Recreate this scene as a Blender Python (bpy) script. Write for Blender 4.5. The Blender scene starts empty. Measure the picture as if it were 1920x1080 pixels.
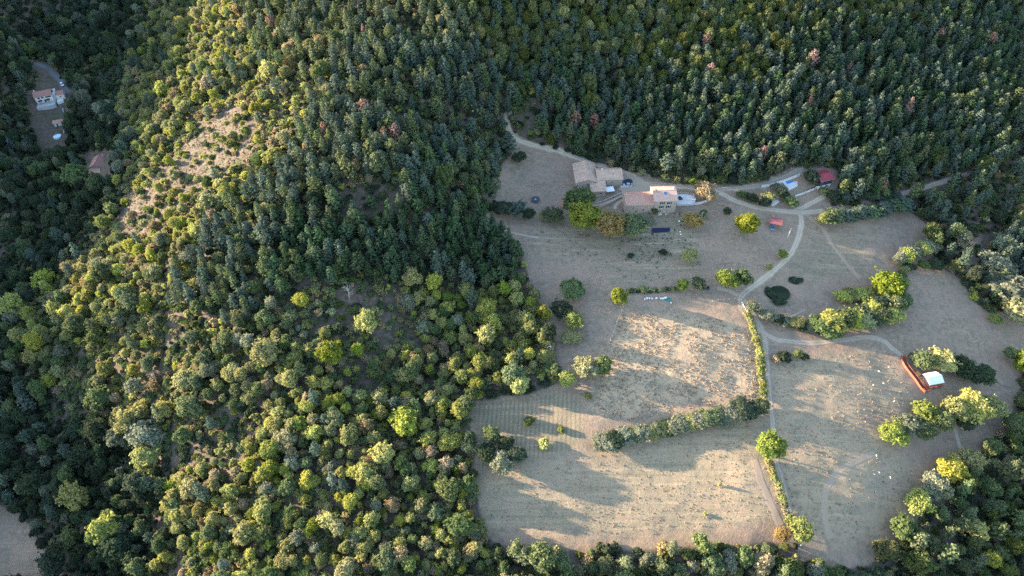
import bpy, bmesh, math, random
import numpy as np
from mathutils import Vector, Matrix

# ------------------------------------------------------------------ camera, sky, sun, exposure
S = bpy.context.scene
COL = S.collection
CAM_H = 210.0
PITCH = math.radians(47.0)
FPX = 1280.0                       # focal length in photo pixels (24 mm on a 36 mm sensor, 1920 wide)
cam_d = bpy.data.cameras.new('drone_camera')
cam_d.sensor_width = 36.0
cam_d.lens = 24.0
cam_d.clip_start = 1.0
cam_d.clip_end = 5000.0
cam = bpy.data.objects.new('drone_camera', cam_d)
COL.objects.link(cam)
cam.location = (0, 0, CAM_H)
cam.rotation_euler = (math.pi / 2 - PITCH, 0, 0)
S.camera = cam

SUN_EL = math.radians(11.5)
SUN_AZ = (-0.972, 0.235)           # horizontal direction towards the sun
W = bpy.data.worlds.new('World')
S.world = W
W.use_nodes = True
wn = W.node_tree
for n in list(wn.nodes):
    wn.nodes.remove(n)
sky = wn.nodes.new('ShaderNodeTexSky')
sky.sky_type = 'NISHITA'
sky.sun_disc = False
sky.sun_elevation = SUN_EL
sky.sun_rotation = math.atan2(SUN_AZ[0], SUN_AZ[1])
sky.altitude = 600
sky.air_density = 1.0
sky.dust_density = 1.0
bg = wn.nodes.new('ShaderNodeBackground')
bg.inputs['Strength'].default_value = 0.15
out = wn.nodes.new('ShaderNodeOutputWorld')
wn.links.new(sky.outputs[0], bg.inputs[0])
wn.links.new(bg.outputs[0], out.inputs[0])

sd = bpy.data.lights.new('sun', 'SUN')
sd.energy = 5.0
sd.angle = math.radians(0.6)
sd.color = (1.0, 0.80, 0.58)
so = bpy.data.objects.new('sun', sd)
COL.objects.link(so)
sdir = Vector((SUN_AZ[0] * math.cos(SUN_EL), SUN_AZ[1] * math.cos(SUN_EL), math.sin(SUN_EL)))
so.rotation_euler = sdir.to_track_quat('Z', 'Y').to_euler()
so.location = sdir * 900

S.view_settings.view_transform = 'Standard'
S.view_settings.look = 'None'
S.view_settings.gamma = 1.0
S.view_settings.use_curve_mapping = False
S.view_settings.exposure = 2.5
S.cycles.use_denoising = False
S.cycles.max_bounces = 6
S.cycles.diffuse_bounces = 3
S.cycles.transmission_bounces = 4
S.cycles.glossy_bounces = 2

rng = np.random.default_rng(7)
random.seed(7)

# ------------------------------------------------------------------ projection helpers
CP, SP = math.cos(PITCH), math.sin(PITCH)


def ray(px, py):
    px = np.asarray(px, float); py = np.asarray(py, float)
    u = (px - 960) / FPX; v = (540 - py) / FPX
    return np.stack([u, CP + v * SP, -SP + v * CP], -1)


def project(x, y, z):
    x = np.asarray(x, float); y = np.asarray(y, float); z = np.asarray(z, float) - CAM_H
    d = y * CP - z * SP
    d = np.where(d < 1, 1, d)
    return 960 + FPX * x / d, 540 - FPX * (y * SP + z * CP) / d, d


def inpoly(px, py, poly):
    px = np.asarray(px, float); py = np.asarray(py, float)
    c = np.zeros(px.shape, bool)
    n = len(poly)
    for i in range(n):
        x0, y0 = poly[i]; x1, y1 = poly[(i + 1) % n]
        if y0 == y1:
            continue
        hit = ((y0 > py) != (y1 > py)) & (px < (x1 - x0) * (py - y0) / (y1 - y0) + x0)
        c ^= hit
    return c


def vnoise(x, y, scale, seed):
    g = np.random.default_rng(seed).random((256, 256))
    fx = np.asarray(x, float) / scale + 1000.3; fy = np.asarray(y, float) / scale + 1000.7
    ix = np.floor(fx).astype(int); iy = np.floor(fy).astype(int)
    tx = fx - ix; ty = fy - iy
    tx = tx * tx * (3 - 2 * tx); ty = ty * ty * (3 - 2 * ty)
    a = g[ix % 256, iy % 256]; b = g[(ix + 1) % 256, iy % 256]
    c = g[ix % 256, (iy + 1) % 256]; d = g[(ix + 1) % 256, (iy + 1) % 256]
    return (a * (1 - tx) + b * tx) * (1 - ty) + (c * (1 - tx) + d * tx) * ty


def fbm(x, y, scale, seed, oct=4):
    s = 0; a = 1; t = 0
    for o in range(oct):
        s = s + a * vnoise(x, y, scale / 2 ** o, seed + o * 17)
        t += a; a *= 0.5
    return s / t


# ------------------------------------------------------------------ terrain
CTRL_PX = [  # photo pixel seen on the ground, elevation in metres
    (1220, 395, 0), (1100, 370, 1), (1000, 310, 3), (1350, 360, 2), (1546, 345, 2), (1480, 345, 2), (1500, 395, -2.5),
    (1600, 330, 1), (1750, 330, -4), (1250, 330, 3), (1100, 300, 4), (1900, 280, -2),
    (1060, 230, 12), (1300, 230, 12), (1500, 230, 11), (1750, 230, 7), (1900, 230, 4),
    (1060, 150, 22), (1300, 150, 21), (1500, 150, 19), (1750, 150, 12), (1900, 150, 8),
    (1000, 80, 32), (1250, 80, 30), (1500, 80, 27), (1800, 80, 20), (1200, 0, 41), (1500, 0, 37), (1900, 0, 26),
    (900, 0, 47), (900, 100, 33), (900, 200, 21), (800, 260, 21.5), (930, 250, 11), (940, 400, 1), (700, 120, 32),
    (750, 300, 26), (840, 330, 18), (780, 518, -1), (650, 400, 15), (600, 200, 27), (600, 0, 36), (450, 0, 20), (350, 50, -8),
    (450, 150, 13), (480, 300, 11), (400, 400, 3), (550, 500, 7), (450, 600, -4), (350, 350, -2), (250, 380, -12),
    (250, 500, -16), (300, 650, -19), (150, 560, -28), (60, 620, -38), (600, 650, -4), (800, 620, -8), (960, 595, -8.5), (900, 650, -10), (700, 750, -13),
    (500, 800, -17), (880, 700, -11), (850, 900, -17), (650, 950, -18), (400, 950, -27), (300, 850, -33), (200, 950, -45),
    (150, 800, -44), (60, 950, -55), (40, 1050, -56), (0, 750, -52), (0, 540, -50), (100, 400, -42), (60, 250, -42),
    (100, 185, -35), (0, 100, -40), (183, 305, -27), (200, 100, -28), (150, 0, -32), (0, 0, -40),
    (1000, 450, 0), (1200, 520, -3.5), (1400, 480, -2.5), (1600, 450, -7), (1750, 480, -13), (1680, 400, -9), (1300, 650, -6),
    (1100, 620, -5.5), (1400, 720, -9.5), (1130, 760, -9.5), (1000, 800, -12), (1200, 850, -14), (950, 900, -15),
    (1200, 980, -17), (1440, 830, -12.5), (1450, 950, -16), (1600, 800, -14), (1750, 713, -16), (1650, 960, -20),
    (1560, 560, -10), (1600, 640, -11), (1850, 620, -20), (1900, 700, -24), (1860, 820, -28), (1900, 1000, -33),
    (1700, 1060, -28), (1300, 1060, -21), (1000, 1060, -20), (600, 1060, -22), (300, 1060, -40),
]
CTRL_W = [(-450, 210, 30), (-460, 320, 46), (-450, 500, 50), (-430, 100, 30), (-300, 700, 30), (0, 700, 120), (300, 700, 120), (360, 250, -30), (350, 100, -35), (300, 0, -42),
          (0, 0, -32), (-200, 0, -62), (0, -150, -45), (420, 400, 20), (600, 600, 90), (600, 100, 10), (-350, 0, -30),
          (100, 470, 75), (-100, 470, 70), (250, 470, 58), (-370, 420, -2), (-345, 250, -14), (-300, 130, -30)]
pts = []
for px, py, z in CTRL_PX:
    d = ray(px, py); t = (z - CAM_H) / d[2]
    pts.append((d[0] * t, d[1] * t, z))
pts += CTRL_W
P = np.array(pts, float)


def _U(r2):
    return r2 * np.log(r2 + 1e-9) * 0.5


_n = len(P)
_sc = 100.0
_X = P[:, :2] / _sc
_K = _U(((_X[:, None] - _X[None]) ** 2).sum(-1)) + np.eye(_n) * 0.02
_Q = np.concatenate([np.ones((_n, 1)), _X], 1)
_A = np.zeros((_n + 3, _n + 3)); _A[:_n, :_n] = _K; _A[:_n, _n:] = _Q; _A[_n:, :_n] = _Q.T
_w = np.linalg.solve(_A, np.concatenate([P[:, 2], np.zeros(3)]))


def tps(x, y):
    x = np.asarray(x, float).ravel() / _sc; y = np.asarray(y, float).ravel() / _sc
    o = np.zeros(len(x))
    for i in range(0, len(x), 20000):
        q = np.stack([x[i:i + 20000], y[i:i + 20000]], -1)
        o[i:i + 20000] = _U(((q[:, None] - _X[None]) ** 2).sum(-1)) @ _w[:_n] + _w[_n] + q @ _w[_n + 1:]
    return o


def axis(lo, a, b, hi, fine, coarse):
    l = np.linspace(lo, a, max(2, int((a - lo) / coarse)))[:-1]
    m = np.arange(a, b, fine)
    h = np.linspace(b, hi, max(2, int((hi - b) / coarse)))
    return np.concatenate([l, m, h])


GX = axis(-560, -330, 275, 460, 1.5, 15)
GY = axis(-160, 60, 440, 680, 1.5, 15)
_gx, _gy = np.meshgrid(GX, GY, indexing='ij')
GZ = tps(_gx, _gy).reshape(_gx.shape)
GZ = np.clip(GZ, -75, 170)
# the valley's far side: a hill west of the frame that keeps the evening sun off the valley floor
_crest = np.interp(_gy, [-300, 0, 140, 200, 278, 333, 455, 600, 1000], [20, 20, 21, 20, 15, 40, 50, 53, 54])
_t = np.clip((-335 - _gx) / 135, 0, 1); _t = _t * _t * (3 - 2 * _t)
GZ = GZ * (1 - _t) + _crest * _t

OPEN = [(950, 232), (975, 258), (1050, 284), (1130, 308), (1180, 320), (1210, 326), (1290, 340), (1345, 342), (1400, 347),
        (1440, 335), (1490, 310), (1512, 316), (1530, 310), (1572, 316), (1575, 345), (1560, 368), (1548, 385), (1600, 385),
        (1640, 372), (1685, 368), (1705, 395), (1752, 432), (1735, 452), (1762, 500), (1800, 520), (1822, 560), (1850, 584), (2000, 578),
        (2000, 680), (1915, 700), (1908, 745), (1885, 803), (1820, 866), (1780, 901), (1740, 950), (1704, 1000), (1664, 1036), (1622, 1064), (1560, 1064),
        (1500, 1050), (1490, 1015), (1400, 1022), (1200, 1030), (1100, 1030), (980, 1032), (930, 1022), (905, 990), (893, 930), (886, 880),
        (882, 820), (878, 775), (880, 752), (930, 748), (990, 738), (1045, 720), (1042, 680), (1032, 640), (1022, 600), (1005, 560), (988, 510),
        (978, 480), (950, 445), (915, 425), (900, 408), (925, 395), (930, 370), (935, 330), (945, 300), (962, 285), (950, 255)]
LEFT_FIELD = [(-60, 935), (20, 950), (60, 990), (100, 1040), (125, 1100), (-60, 1100)]


def px_of_ground(x, y):
    return project(x, y, tps(x, y).reshape(np.shape(x)))[:2]


_fine = (_gx > -332) & (_gx < 290) & (_gy > 55) & (_gy < 445)
_px, _py, _ = project(_gx, _gy, GZ)
_open = (inpoly(_px, _py, OPEN) | inpoly(_px, _py, LEFT_FIELD)).astype(float)


def blur(a, n):
    for _ in range(n):
        b = a.copy()
        b[1:-1] = (a[:-2] + 2 * a[1:-1] + a[2:]) / 4
        a = b.copy()
        a[:, 1:-1] = (b[:, :-2] + 2 * b[:, 1:-1] + b[:, 2:]) / 4
    return a


_openS = blur(_open, 4)
# relief: rough under the woods, gentle in the meadows
GZ = GZ + (1 - _openS) * ((fbm(_gx, _gy, 30, 3) - 0.5) * 5 + (fbm(_gx, _gy, 6, 5) - 0.5) * 1.2) + _openS * ((fbm(_gx, _gy, 22, 9) - 0.5) * 1.6 + (fbm(_gx, _gy, 3.2, 11, 2) - 0.5) * 0.3)
# the two pond hollows
for hx, hy, rx, ry, dep in ((1455, 545, 7.0, 6.0, 2.6), (1490, 524, 4.6, 2.6, 1.6)):
    d = ray(hx, hy); t = (-7 - CAM_H) / d[2]
    cx, cy = d[0] * t, d[1] * t
    GZ -= dep * np.exp(-(((_gx - cx) / rx) ** 2 + ((_gy - cy) / ry) ** 2) ** 2)


def ground(x, y):
    x = np.asarray(x, float); y = np.asarray(y, float)
    i = np.clip(np.searchsorted(GX, x, 'right') - 1, 0, len(GX) - 2)
    j = np.clip(np.searchsorted(GY, y, 'right') - 1, 0, len(GY) - 2)
    u = (x - GX[i]) / (GX[i + 1] - GX[i]); v = (y - GY[j]) / (GY[j + 1] - GY[j])
    a, b, c, d = GZ[i, j], GZ[i + 1, j], GZ[i + 1, j + 1], GZ[i, j + 1]
    lo = a + u * (b - a) + v * (c - b)
    hi = a + v * (d - a) + u * (c - d)
    return np.where(u >= v, lo, hi)


def at(px, py):
    """world point on the ground under a photo pixel"""
    d = ray(px, py)
    t0 = 120.0
    for t in np.arange(120, 700, 1.0):
        p = d * t
        if p[2] + CAM_H <= float(ground(p[0], p[1])):
            lo, hi = t - 1, t
            for _ in range(20):
                m = (lo + hi) / 2; p = d * m
                if p[2] + CAM_H <= float(ground(p[0], p[1])):
                    hi = m
                else:
                    lo = m
            break
    p = d * hi
    return Vector((p[0], p[1], float(ground(p[0], p[1]))))


def mpp(p):
    """metres per photo pixel at a point"""
    return float(project(p[0], p[1], p[2])[2]) / FPX


# ------------------------------------------------------------------ object helpers
def link(o, parent=None):
    COL.objects.link(o)
    if parent is not None:
        o.parent = parent
    return o


def tag(o, label=None, cat=None, group=None, kind=None):
    if label: o['label'] = label
    if cat: o['category'] = cat
    if group: o['group'] = group
    if kind: o['kind'] = kind
    return o


def empty(name, loc, label=None, cat=None, group=None, rz=0.0):
    o = bpy.data.objects.new(name, None)
    o.empty_display_size = 0.5
    link(o)
    o.location = loc
    o.rotation_euler = (0, 0, rz)
    return tag(o, label, cat, group)


def mesh_np(name, V, F, mats=(), smooth=False, midx=None):
    """mesh from a vertex array and one face array (n x 3 or n x 4)"""
    V = np.asarray(V, np.float32); F = np.asarray(F, np.int32)
    me = bpy.data.meshes.new(name)
    k = F.shape[1]
    me.vertices.add(len(V)); me.vertices.foreach_set('co', V.ravel())
    me.loops.add(F.size); me.loops.foreach_set('vertex_index', F.ravel())
    me.polygons.add(len(F))
    me.polygons.foreach_set('loop_start', np.arange(0, F.size, k, dtype=np.int32))
    me.polygons.foreach_set('loop_total', np.full(len(F), k, np.int32))
    if smooth:
        me.polygons.foreach_set('use_smooth', np.ones(len(F), bool))
    for m in mats:
        me.materials.append(m)
    if midx is not None:
        me.polygons.foreach_set('material_index', np.asarray(midx, np.int32))
    me.update(calc_edges=True)
    return me


def obj(name, me, parent=None, loc=None, rz=None):
    o = bpy.data.objects.new(name, me)
    link(o, parent)
    if loc is not None: o.location = loc
    if rz is not None: o.rotation_euler = (0, 0, rz)
    return o


# ------------------------------------------------------------------ materials
def new_mat(name):
    m = bpy.data.materials.new(name); m.use_nodes = True
    nt = m.node_tree
    for n in list(nt.nodes): nt.nodes.remove(n)
    o = nt.nodes.new('ShaderNodeOutputMaterial')
    return m, nt, o


def N(nt, t, **kw):
    n = nt.nodes.new(t)
    for k, v in kw.items():
        if hasattr(n, k): setattr(n, k, v)
    return n


def mixc(nt, fac, a, b, mode='MIX'):
    n = nt.nodes.new('ShaderNodeMix'); n.data_type = 'RGBA'; n.blend_type = mode
    for i, s in ((0, fac), (6, a), (7, b)):
        if isinstance(s, (int, float)): n.inputs[i].default_value = s
        elif isinstance(s, tuple): n.inputs[i].default_value = (*s, 1)
        else: nt.links.new(s, n.inputs[i])
    return n.outputs[2]


def math_n(nt, op, a, b=0.0, clamp=False):
    n = nt.nodes.new('ShaderNodeMath'); n.operation = op; n.use_clamp = clamp
    for i, s in ((0, a), (1, b)):
        if isinstance(s, (int, float)): n.inputs[i].default_value = s
        else: nt.links.new(s, n.inputs[i])
    return n.outputs[0]


def noise(nt, scale, detail=4.0, rough=0.55, vec=None, dist=0.0):
    n = nt.nodes.new('ShaderNodeTexNoise')
    n.inputs['Scale'].default_value = scale; n.inputs['Detail'].default_value = detail
    n.inputs['Roughness'].default_value = rough; n.inputs['Distortion'].default_value = dist
    if vec is not None: nt.links.new(vec, n.inputs['Vector'])
    return n.outputs[0]


def ramp(nt, fac, lo, hi):
    n = nt.nodes.new('ShaderNodeMapRange'); n.clamp = True; n.interpolation_type = 'SMOOTHSTEP'
    nt.links.new(fac, n.inputs[0]); n.inputs[1].default_value = lo; n.inputs[2].default_value = hi
    return n.outputs[0]


def simple(name, col, rough=0.8, var=0.18, scale=1.5, metal=0.0, spec=0.3, bump=0.0, bscale=8.0):
    """painted, plastered, wooden or stone surface with mottled colour"""
    m, nt, o = new_mat(name)
    b = N(nt, 'ShaderNodeBsdfPrincipled')
    tc = N(nt, 'ShaderNodeTexCoord')
    f = noise(nt, scale, 5, 0.6, tc.outputs['Object'])
    c1 = tuple(min(1, c * (1 - var)) for c in col); c2 = tuple(min(1, c * (1 + var)) for c in col)
    nt.links.new(mixc(nt, ramp(nt, f, 0.3, 0.7), c1, c2), b.inputs['Base Color'])
    b.inputs['Roughness'].default_value = rough; b.inputs['Metallic'].default_value = metal
    b.inputs['Specular IOR Level'].default_value = spec
    if bump:
        bn = N(nt, 'ShaderNodeBump'); bn.inputs['Strength'].default_value = bump; bn.inputs['Distance'].default_value = 0.05
        nt.links.new(noise(nt, bscale, 4, 0.6, tc.outputs['Object']), bn.inputs['Height'])
        nt.links.new(bn.outputs[0], b.inputs['Normal'])
    nt.links.new(b.outputs[0], o.inputs[0])
    return m


def leaf_mat(name, col, hue=0.02, val=0.25, trans=0.38, tip=None):
    m, nt, o = new_mat(name)
    oi = N(nt, 'ShaderNodeObjectInfo')
    at_ = N(nt, 'ShaderNodeAttribute', attribute_name='leaf')
    hsv = N(nt, 'ShaderNodeHueSaturation')
    base = col
    tipc = tip or tuple(min(1, c * 1.35) for c in col)
    c = mixc(nt, at_.outputs['Fac'], tuple(x * 0.78 for x in base), tipc)
    nt.links.new(c, hsv.inputs['Color'])
    r = oi.outputs['Random']
    h = math_n(nt, 'ADD', math_n(nt, 'MULTIPLY', r, 2 * hue), 0.5 - hue)
    nt.links.new(h, hsv.inputs['Hue'])
    r2 = math_n(nt, 'FRACT', math_n(nt, 'MULTIPLY', r, 17.31))
    nt.links.new(math_n(nt, 'ADD', math_n(nt, 'MULTIPLY', r2, 2 * val), 1 - val), hsv.inputs['Value'])
    r3 = math_n(nt, 'FRACT', math_n(nt, 'MULTIPLY', r, 41.7))
    nt.links.new(math_n(nt, 'ADD', math_n(nt, 'MULTIPLY', r3, 0.3), 0.8), hsv.inputs['Saturation'])
    df = N(nt, 'ShaderNodeBsdfDiffuse'); tr = N(nt, 'ShaderNodeBsdfTranslucent'); mx = N(nt, 'ShaderNodeMixShader')
    nt.links.new(hsv.outputs[0], df.inputs[0]); nt.links.new(hsv.outputs[0], tr.inputs[0])
    mx.inputs[0].default_value = trans
    nt.links.new(df.outputs[0], mx.inputs[1]); nt.links.new(tr.outputs[0], mx.inputs[2])
    nt.links.new(mx.outputs[0], o.inputs[0])
    return m


M = {}
M['bark'] = simple('bark', (0.13, 0.10, 0.08), 0.95, 0.3, 3)
M['bark_pale'] = simple('bark_pale', (0.42, 0.38, 0.34), 0.95, 0.2, 3)
LEAF = {  # broadleaf and conifer foliage colours
    'deep': leaf_mat('leaf_deep_green', (0.058, 0.080, 0.046)),
    'green': leaf_mat('leaf_green', (0.124, 0.160, 0.068)),
    'oak': leaf_mat('leaf_oak_green', (0.112, 0.132, 0.044)),
    'yellow': leaf_mat('leaf_yellow_green', (0.325, 0.335, 0.090)),
    'olive': leaf_mat('leaf_olive', (0.270, 0.268, 0.112)),
    'tan': leaf_mat('leaf_tan', (0.300, 0.240, 0.135), 0.012),
    'bright': leaf_mat('leaf_bright_green', (0.200, 0.235, 0.052)),
    'ochre': leaf_mat('leaf_ochre', (0.300, 0.222, 0.090), 0.01, 0.12),
    'grey': leaf_mat('leaf_grey_green', (0.205, 0.222, 0.145)),
    'pinedark': leaf_mat('needle_dark_green', (0.056, 0.092, 0.046), 0.02, 0.22, 0.2),
    'pine': leaf_mat('needle_blue_green', (0.080, 0.112, 0.084), 0.02, 0.22, 0.2),
    'pinegreen': leaf_mat('needle_green', (0.105, 0.132, 0.064), 0.02, 0.22, 0.2),
    'rust': leaf_mat('needle_rust', (0.240, 0.145, 0.115), 0.01, 0.2, 0.2),
}
# ------------------------------------------------------------------ ground sheet
def field_poly(*p):
    return inpoly(_px, _py, p)


_straw = np.zeros_like(GZ); _green = np.zeros_like(GZ); _bare = np.zeros_like(GZ)
TUSSOCK = [(1165, 585), (1290, 590), (1400, 610), (1425, 700), (1420, 745), (1300, 765), (1180, 790), (1110, 780), (1130, 690)]
LOWER = [(1000, 870), (1120, 850), (1420, 775), (1440, 860), (1470, 960), (1300, 1005), (1050, 1005), (900, 985), (895, 900)]
PLOUGH = [(890, 760), (1080, 735), (1100, 830), (1000, 860), (900, 880)]
EAST = [(1450, 680), (1640, 655), (1720, 740), (1640, 800), (1740, 900), (1640, 1010), (1500, 1010), (1450, 850)]
PADDOCK = [(1000, 420), (1280, 430), (1320, 500), (1200, 535), (1150, 520), (1110, 480), (1000, 470)]
SLOPE = [(440, 195), (490, 240), (475, 290), (420, 330), (330, 380), (290, 440), (225, 440), (220, 380), (300, 320), (380, 230)]
_straw[field_poly(*TUSSOCK)] = 1.0
_straw[field_poly(*LOWER)] = 0.75
_straw[field_poly(*EAST)] = 0.6
_straw[field_poly(*SLOPE)] = 0.0
_green[field_poly(*LOWER)] = 0.35
_green[field_poly(*SLOPE)] = 0.6
_green[field_poly(*PLOUGH)] = 0.35
_green[field_poly(*EAST)] = 0.2
_green[field_poly(*PADDOCK)] = 0.3
_green[field_poly((1140, 395), (1300, 395), (1300, 480), (1170, 490))] = 0.55
_green[field_poly((1480, 430), (1640, 440), (1600, 520), (1480, 520))] = 0.25
_green[field_poly(*LEFT_FIELD)] = 0.1
_openG = _open.copy()
for poly, v in ((SLOPE, 0.43), (((625, 535), (735, 540), (720, 595), (630, 590)), 0.4), (((690, 600), (790, 590), (800, 650), (720, 660)), 0.4),
                (((60, 105), (110, 110), (200, 180), (130, 260), (60, 270)), 0.15), (((350, 780), (480, 780), (470, 850), (380, 860)), 0.2),
                (((40, 0), (110, 0), (100, 60), (60, 70)), 0.5), (((60, 290), (85, 290), (80, 340), (55, 330)), 0.5),
                (((950, 330), (1060, 300), (1075, 350), (940, 370)), 1.0), (((1780, 430), (1850, 400), (1840, 520), (1800, 520)), 0.7)):
    _openG[field_poly(*poly)] = np.maximum(_openG[field_poly(*poly)], v)
_straw = blur(_straw, 3); _green = blur(_green, 4); _openG = blur(_openG, 3)

nx, ny = GX.size, GY.size
V = np.stack([_gx.ravel(), _gy.ravel(), GZ.ravel()], -1)
idx = np.arange(nx * ny).reshape(nx, ny)
a, b, c, d = idx[:-1, :-1].ravel(), idx[1:, :-1].ravel(), idx[1:, 1:].ravel(), idx[:-1, 1:].ravel()
F = np.concatenate([np.stack([a, b, c], -1), np.stack([a, c, d], -1)])

mg, nt, o = new_mat('meadow_and_forest_floor')
geo = N(nt, 'ShaderNodeNewGeometry')
pos = geo.outputs['Position']
A = N(nt, 'ShaderNodeAttribute', attribute_name='cover')
sep = N(nt, 'ShaderNodeSeparateColor'); nt.links.new(A.outputs['Color'], sep.inputs[0])
n1 = noise(nt, 0.09, 6, 0.65, pos); n2 = noise(nt, 0.6, 6, 0.7, pos); n3 = noise(nt, 2.6, 4, 0.7, pos)
fine = mixc(nt, ramp(nt, n3, 0.3, 0.7), (0.233, 0.163, 0.122), (0.356, 0.256, 0.189))
dry = mixc(nt, ramp(nt, n1, 0.35, 0.65), fine, mixc(nt, ramp(nt, n2, 0.35, 0.65), (0.185, 0.140, 0.099), (0.328, 0.237, 0.176)))
straw = mixc(nt, ramp(nt, n3, 0.28, 0.68), (0.314, 0.228, 0.143), (0.494, 0.367, 0.235))
sfac = math_n(nt, 'MULTIPLY', sep.outputs[0], ramp(nt, n2, 0.25, 0.6))
c1 = mixc(nt, sfac, dry, straw)
grn = mixc(nt, ramp(nt, n3, 0.3, 0.7), (0.130, 0.140, 0.085), (0.230, 0.220, 0.140))
gfac = math_n(nt, 'MULTIPLY', sep.outputs[1], ramp(nt, n2, 0.38, 0.62))
c2 = mixc(nt, math_n(nt, 'MULTIPLY', gfac, 1.5, True), c1, grn)
gen = math_n(nt, 'MULTIPLY', ramp(nt, noise(nt, 0.22, 7, 0.75, pos), 0.48, 0.66), 0.7)
c2 = mixc(nt, gen, c2, (0.17, 0.165, 0.115))
# mowing streaks and cart lines that run across the lower meadow, crop rows in the striped field
mp = N(nt, 'ShaderNodeMapping'); mp.inputs['Rotation'].default_value = (0, 0, math.radians(-24)); mp.inputs['Scale'].default_value = (0.035, 0.62, 0.2)
nt.links.new(pos, mp.inputs['Vector'])
stk = noise(nt, 1.0, 5, 0.65, mp.outputs[0])
c2 = mixc(nt, math_n(nt, 'MULTIPLY', ramp(nt, stk, 0.52, 0.66), math_n(nt, 'ADD', math_n(nt, 'MULTIPLY', sep.outputs[1], 1.3), 0.12), True), c2, (0.408, 0.316, 0.202))
c2 = mixc(nt, math_n(nt, 'MULTIPLY', math_n(nt, 'SUBTRACT', 1.0, ramp(nt, stk, 0.34, 0.46)), math_n(nt, 'ADD', math_n(nt, 'MULTIPLY', sep.outputs[1], 1.0), 0.15), True), c2, (0.175, 0.155, 0.10))
RW = N(nt, 'ShaderNodeAttribute', attribute_name='rows')
wv = N(nt, 'ShaderNodeTexWave'); wv.bands_direction = 'X'; wv.inputs['Scale'].default_value = 0.19; wv.inputs['Distortion'].default_value = 1.5; wv.inputs['Detail'].default_value = 3; wv.inputs['Detail Scale'].default_value = 1.2
mp2 = N(nt, 'ShaderNodeMapping'); mp2.inputs['Rotation'].default_value = (0, 0, math.radians(4)); nt.links.new(pos, mp2.inputs['Vector']); nt.links.new(mp2.outputs[0], wv.inputs['Vector'])
c2 = mixc(nt, math_n(nt, 'MULTIPLY', RW.outputs['Fac'], math_n(nt, 'MULTIPLY', ramp(nt, wv.outputs['Fac'], 0.45, 0.8), 0.75)), c2, (0.15, 0.145, 0.085))
# trodden bare patches
brp = ramp(nt, noise(nt, 0.055, 5, 0.6, pos, 0.6), 0.56, 0.68)
c2 = mixc(nt, math_n(nt, 'MULTIPLY', brp, 0.5), c2, (0.285, 0.200, 0.147))
floor_ = mixc(nt, ramp(nt, n2, 0.3, 0.7), (0.085, 0.066, 0.050), (0.155, 0.118, 0.095))
floor_ = mixc(nt, ramp(nt, noise(nt, 0.2, 5, 0.7, pos), 0.5, 0.66), floor_, (0.06, 0.075, 0.035))
wood = ramp(nt, math_n(nt, 'ADD', sep.outputs[2], math_n(nt, 'MULTIPLY', math_n(nt, 'SUBTRACT', n2, 0.5), 0.5)), 0.35, 0.65)
c3 = mixc(nt, wood, floor_, c2)
bs = N(nt, 'ShaderNodeBsdfPrincipled'); bs.inputs['Roughness'].default_value = 0.95; bs.inputs['Specular IOR Level'].default_value = 0.1
nt.links.new(c3, bs.inputs['Base Color'])
bp = N(nt, 'ShaderNodeBump'); bp.inputs['Strength'].default_value = 0.55; bp.inputs['Distance'].default_value = 0.35
hh = math_n(nt, 'ADD', math_n(nt, 'MULTIPLY', n3, 0.5), n2)
nt.links.new(hh, bp.inputs['Height']); nt.links.new(bp.outputs[0], bs.inputs['Normal'])
nt.links.new(bs.outputs[0], o.inputs[0])

me = mesh_np('ground', V, F, [mg], smooth=True)
ca = me.attributes.new('cover', 'FLOAT_COLOR', 'POINT')
ca.data.foreach_set('color', np.stack([_straw.ravel(), _green.ravel(), _openG.ravel(), np.ones(nx * ny)], -1).astype(np.float32).ravel())
_rows = blur(field_poly(*PLOUGH).astype(float), 2)
me.attributes.new('rows', 'FLOAT', 'POINT').data.foreach_set('value', _rows.ravel().astype(np.float32))
tag(obj('ground', me), kind='structure')
# ------------------------------------------------------------------ tracks and yards
def track_mat(name, dust, rut, edge, grassy):
    m, nt, o = new_mat(name)
    g = N(nt, 'ShaderNodeNewGeometry'); A = N(nt, 'ShaderNodeAttribute', attribute_name='across')
    n2 = noise(nt, 0.8, 6, 0.7, g.outputs['Position']); n3 = noise(nt, 3.0, 4, 0.7, g.outputs['Position'])
    ac = math_n(nt, 'ABSOLUTE', A.outputs['Fac'])
    acn = math_n(nt, 'ADD', ac, math_n(nt, 'MULTIPLY', math_n(nt, 'SUBTRACT', n2, 0.5), 1.0))
    c = mixc(nt, ramp(nt, n3, 0.3, 0.7), tuple(x * .86 for x in dust), dust)
    mid = math_n(nt, 'SUBTRACT', 1.0, ramp(nt, acn, 0.04, 0.26))
    c = mixc(nt, math_n(nt, 'MULTIPLY', mid, grassy), c, rut)
    c = mixc(nt, ramp(nt, acn, 0.35, 0.9), c, edge)
    b = N(nt, 'ShaderNodeBsdfPrincipled'); b.inputs['Roughness'].default_value = 0.95; b.inputs['Specular IOR Level'].default_value = 0.1
    nt.links.new(c, b.inputs['Base Color'])
    bp = N(nt, 'ShaderNodeBump'); bp.inputs['Strength'].default_value = 0.4; bp.inputs['Distance'].default_value = 0.12
    nt.links.new(n3, bp.inputs['Height']); nt.links.new(bp.outputs[0], b.inputs['Normal'])
    nt.links.new(b.outputs[0], o.inputs[0])
    return m


M['gravel'] = track_mat('gravel_track', (0.50, 0.405, 0.31), (0.30, 0.235, 0.17), (0.30, 0.23, 0.17), 0.55)
M['dirt'] = track_mat('dirt_track', (0.45, 0.355, 0.27), (0.24, 0.20, 0.15), (0.26, 0.21, 0.17), 0.6)
M['asphalt'] = track_mat('asphalt', (0.15, 0.15, 0.16), (0.14, 0.14, 0.15), (0.12, 0.11, 0.10), 0.2)


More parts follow.
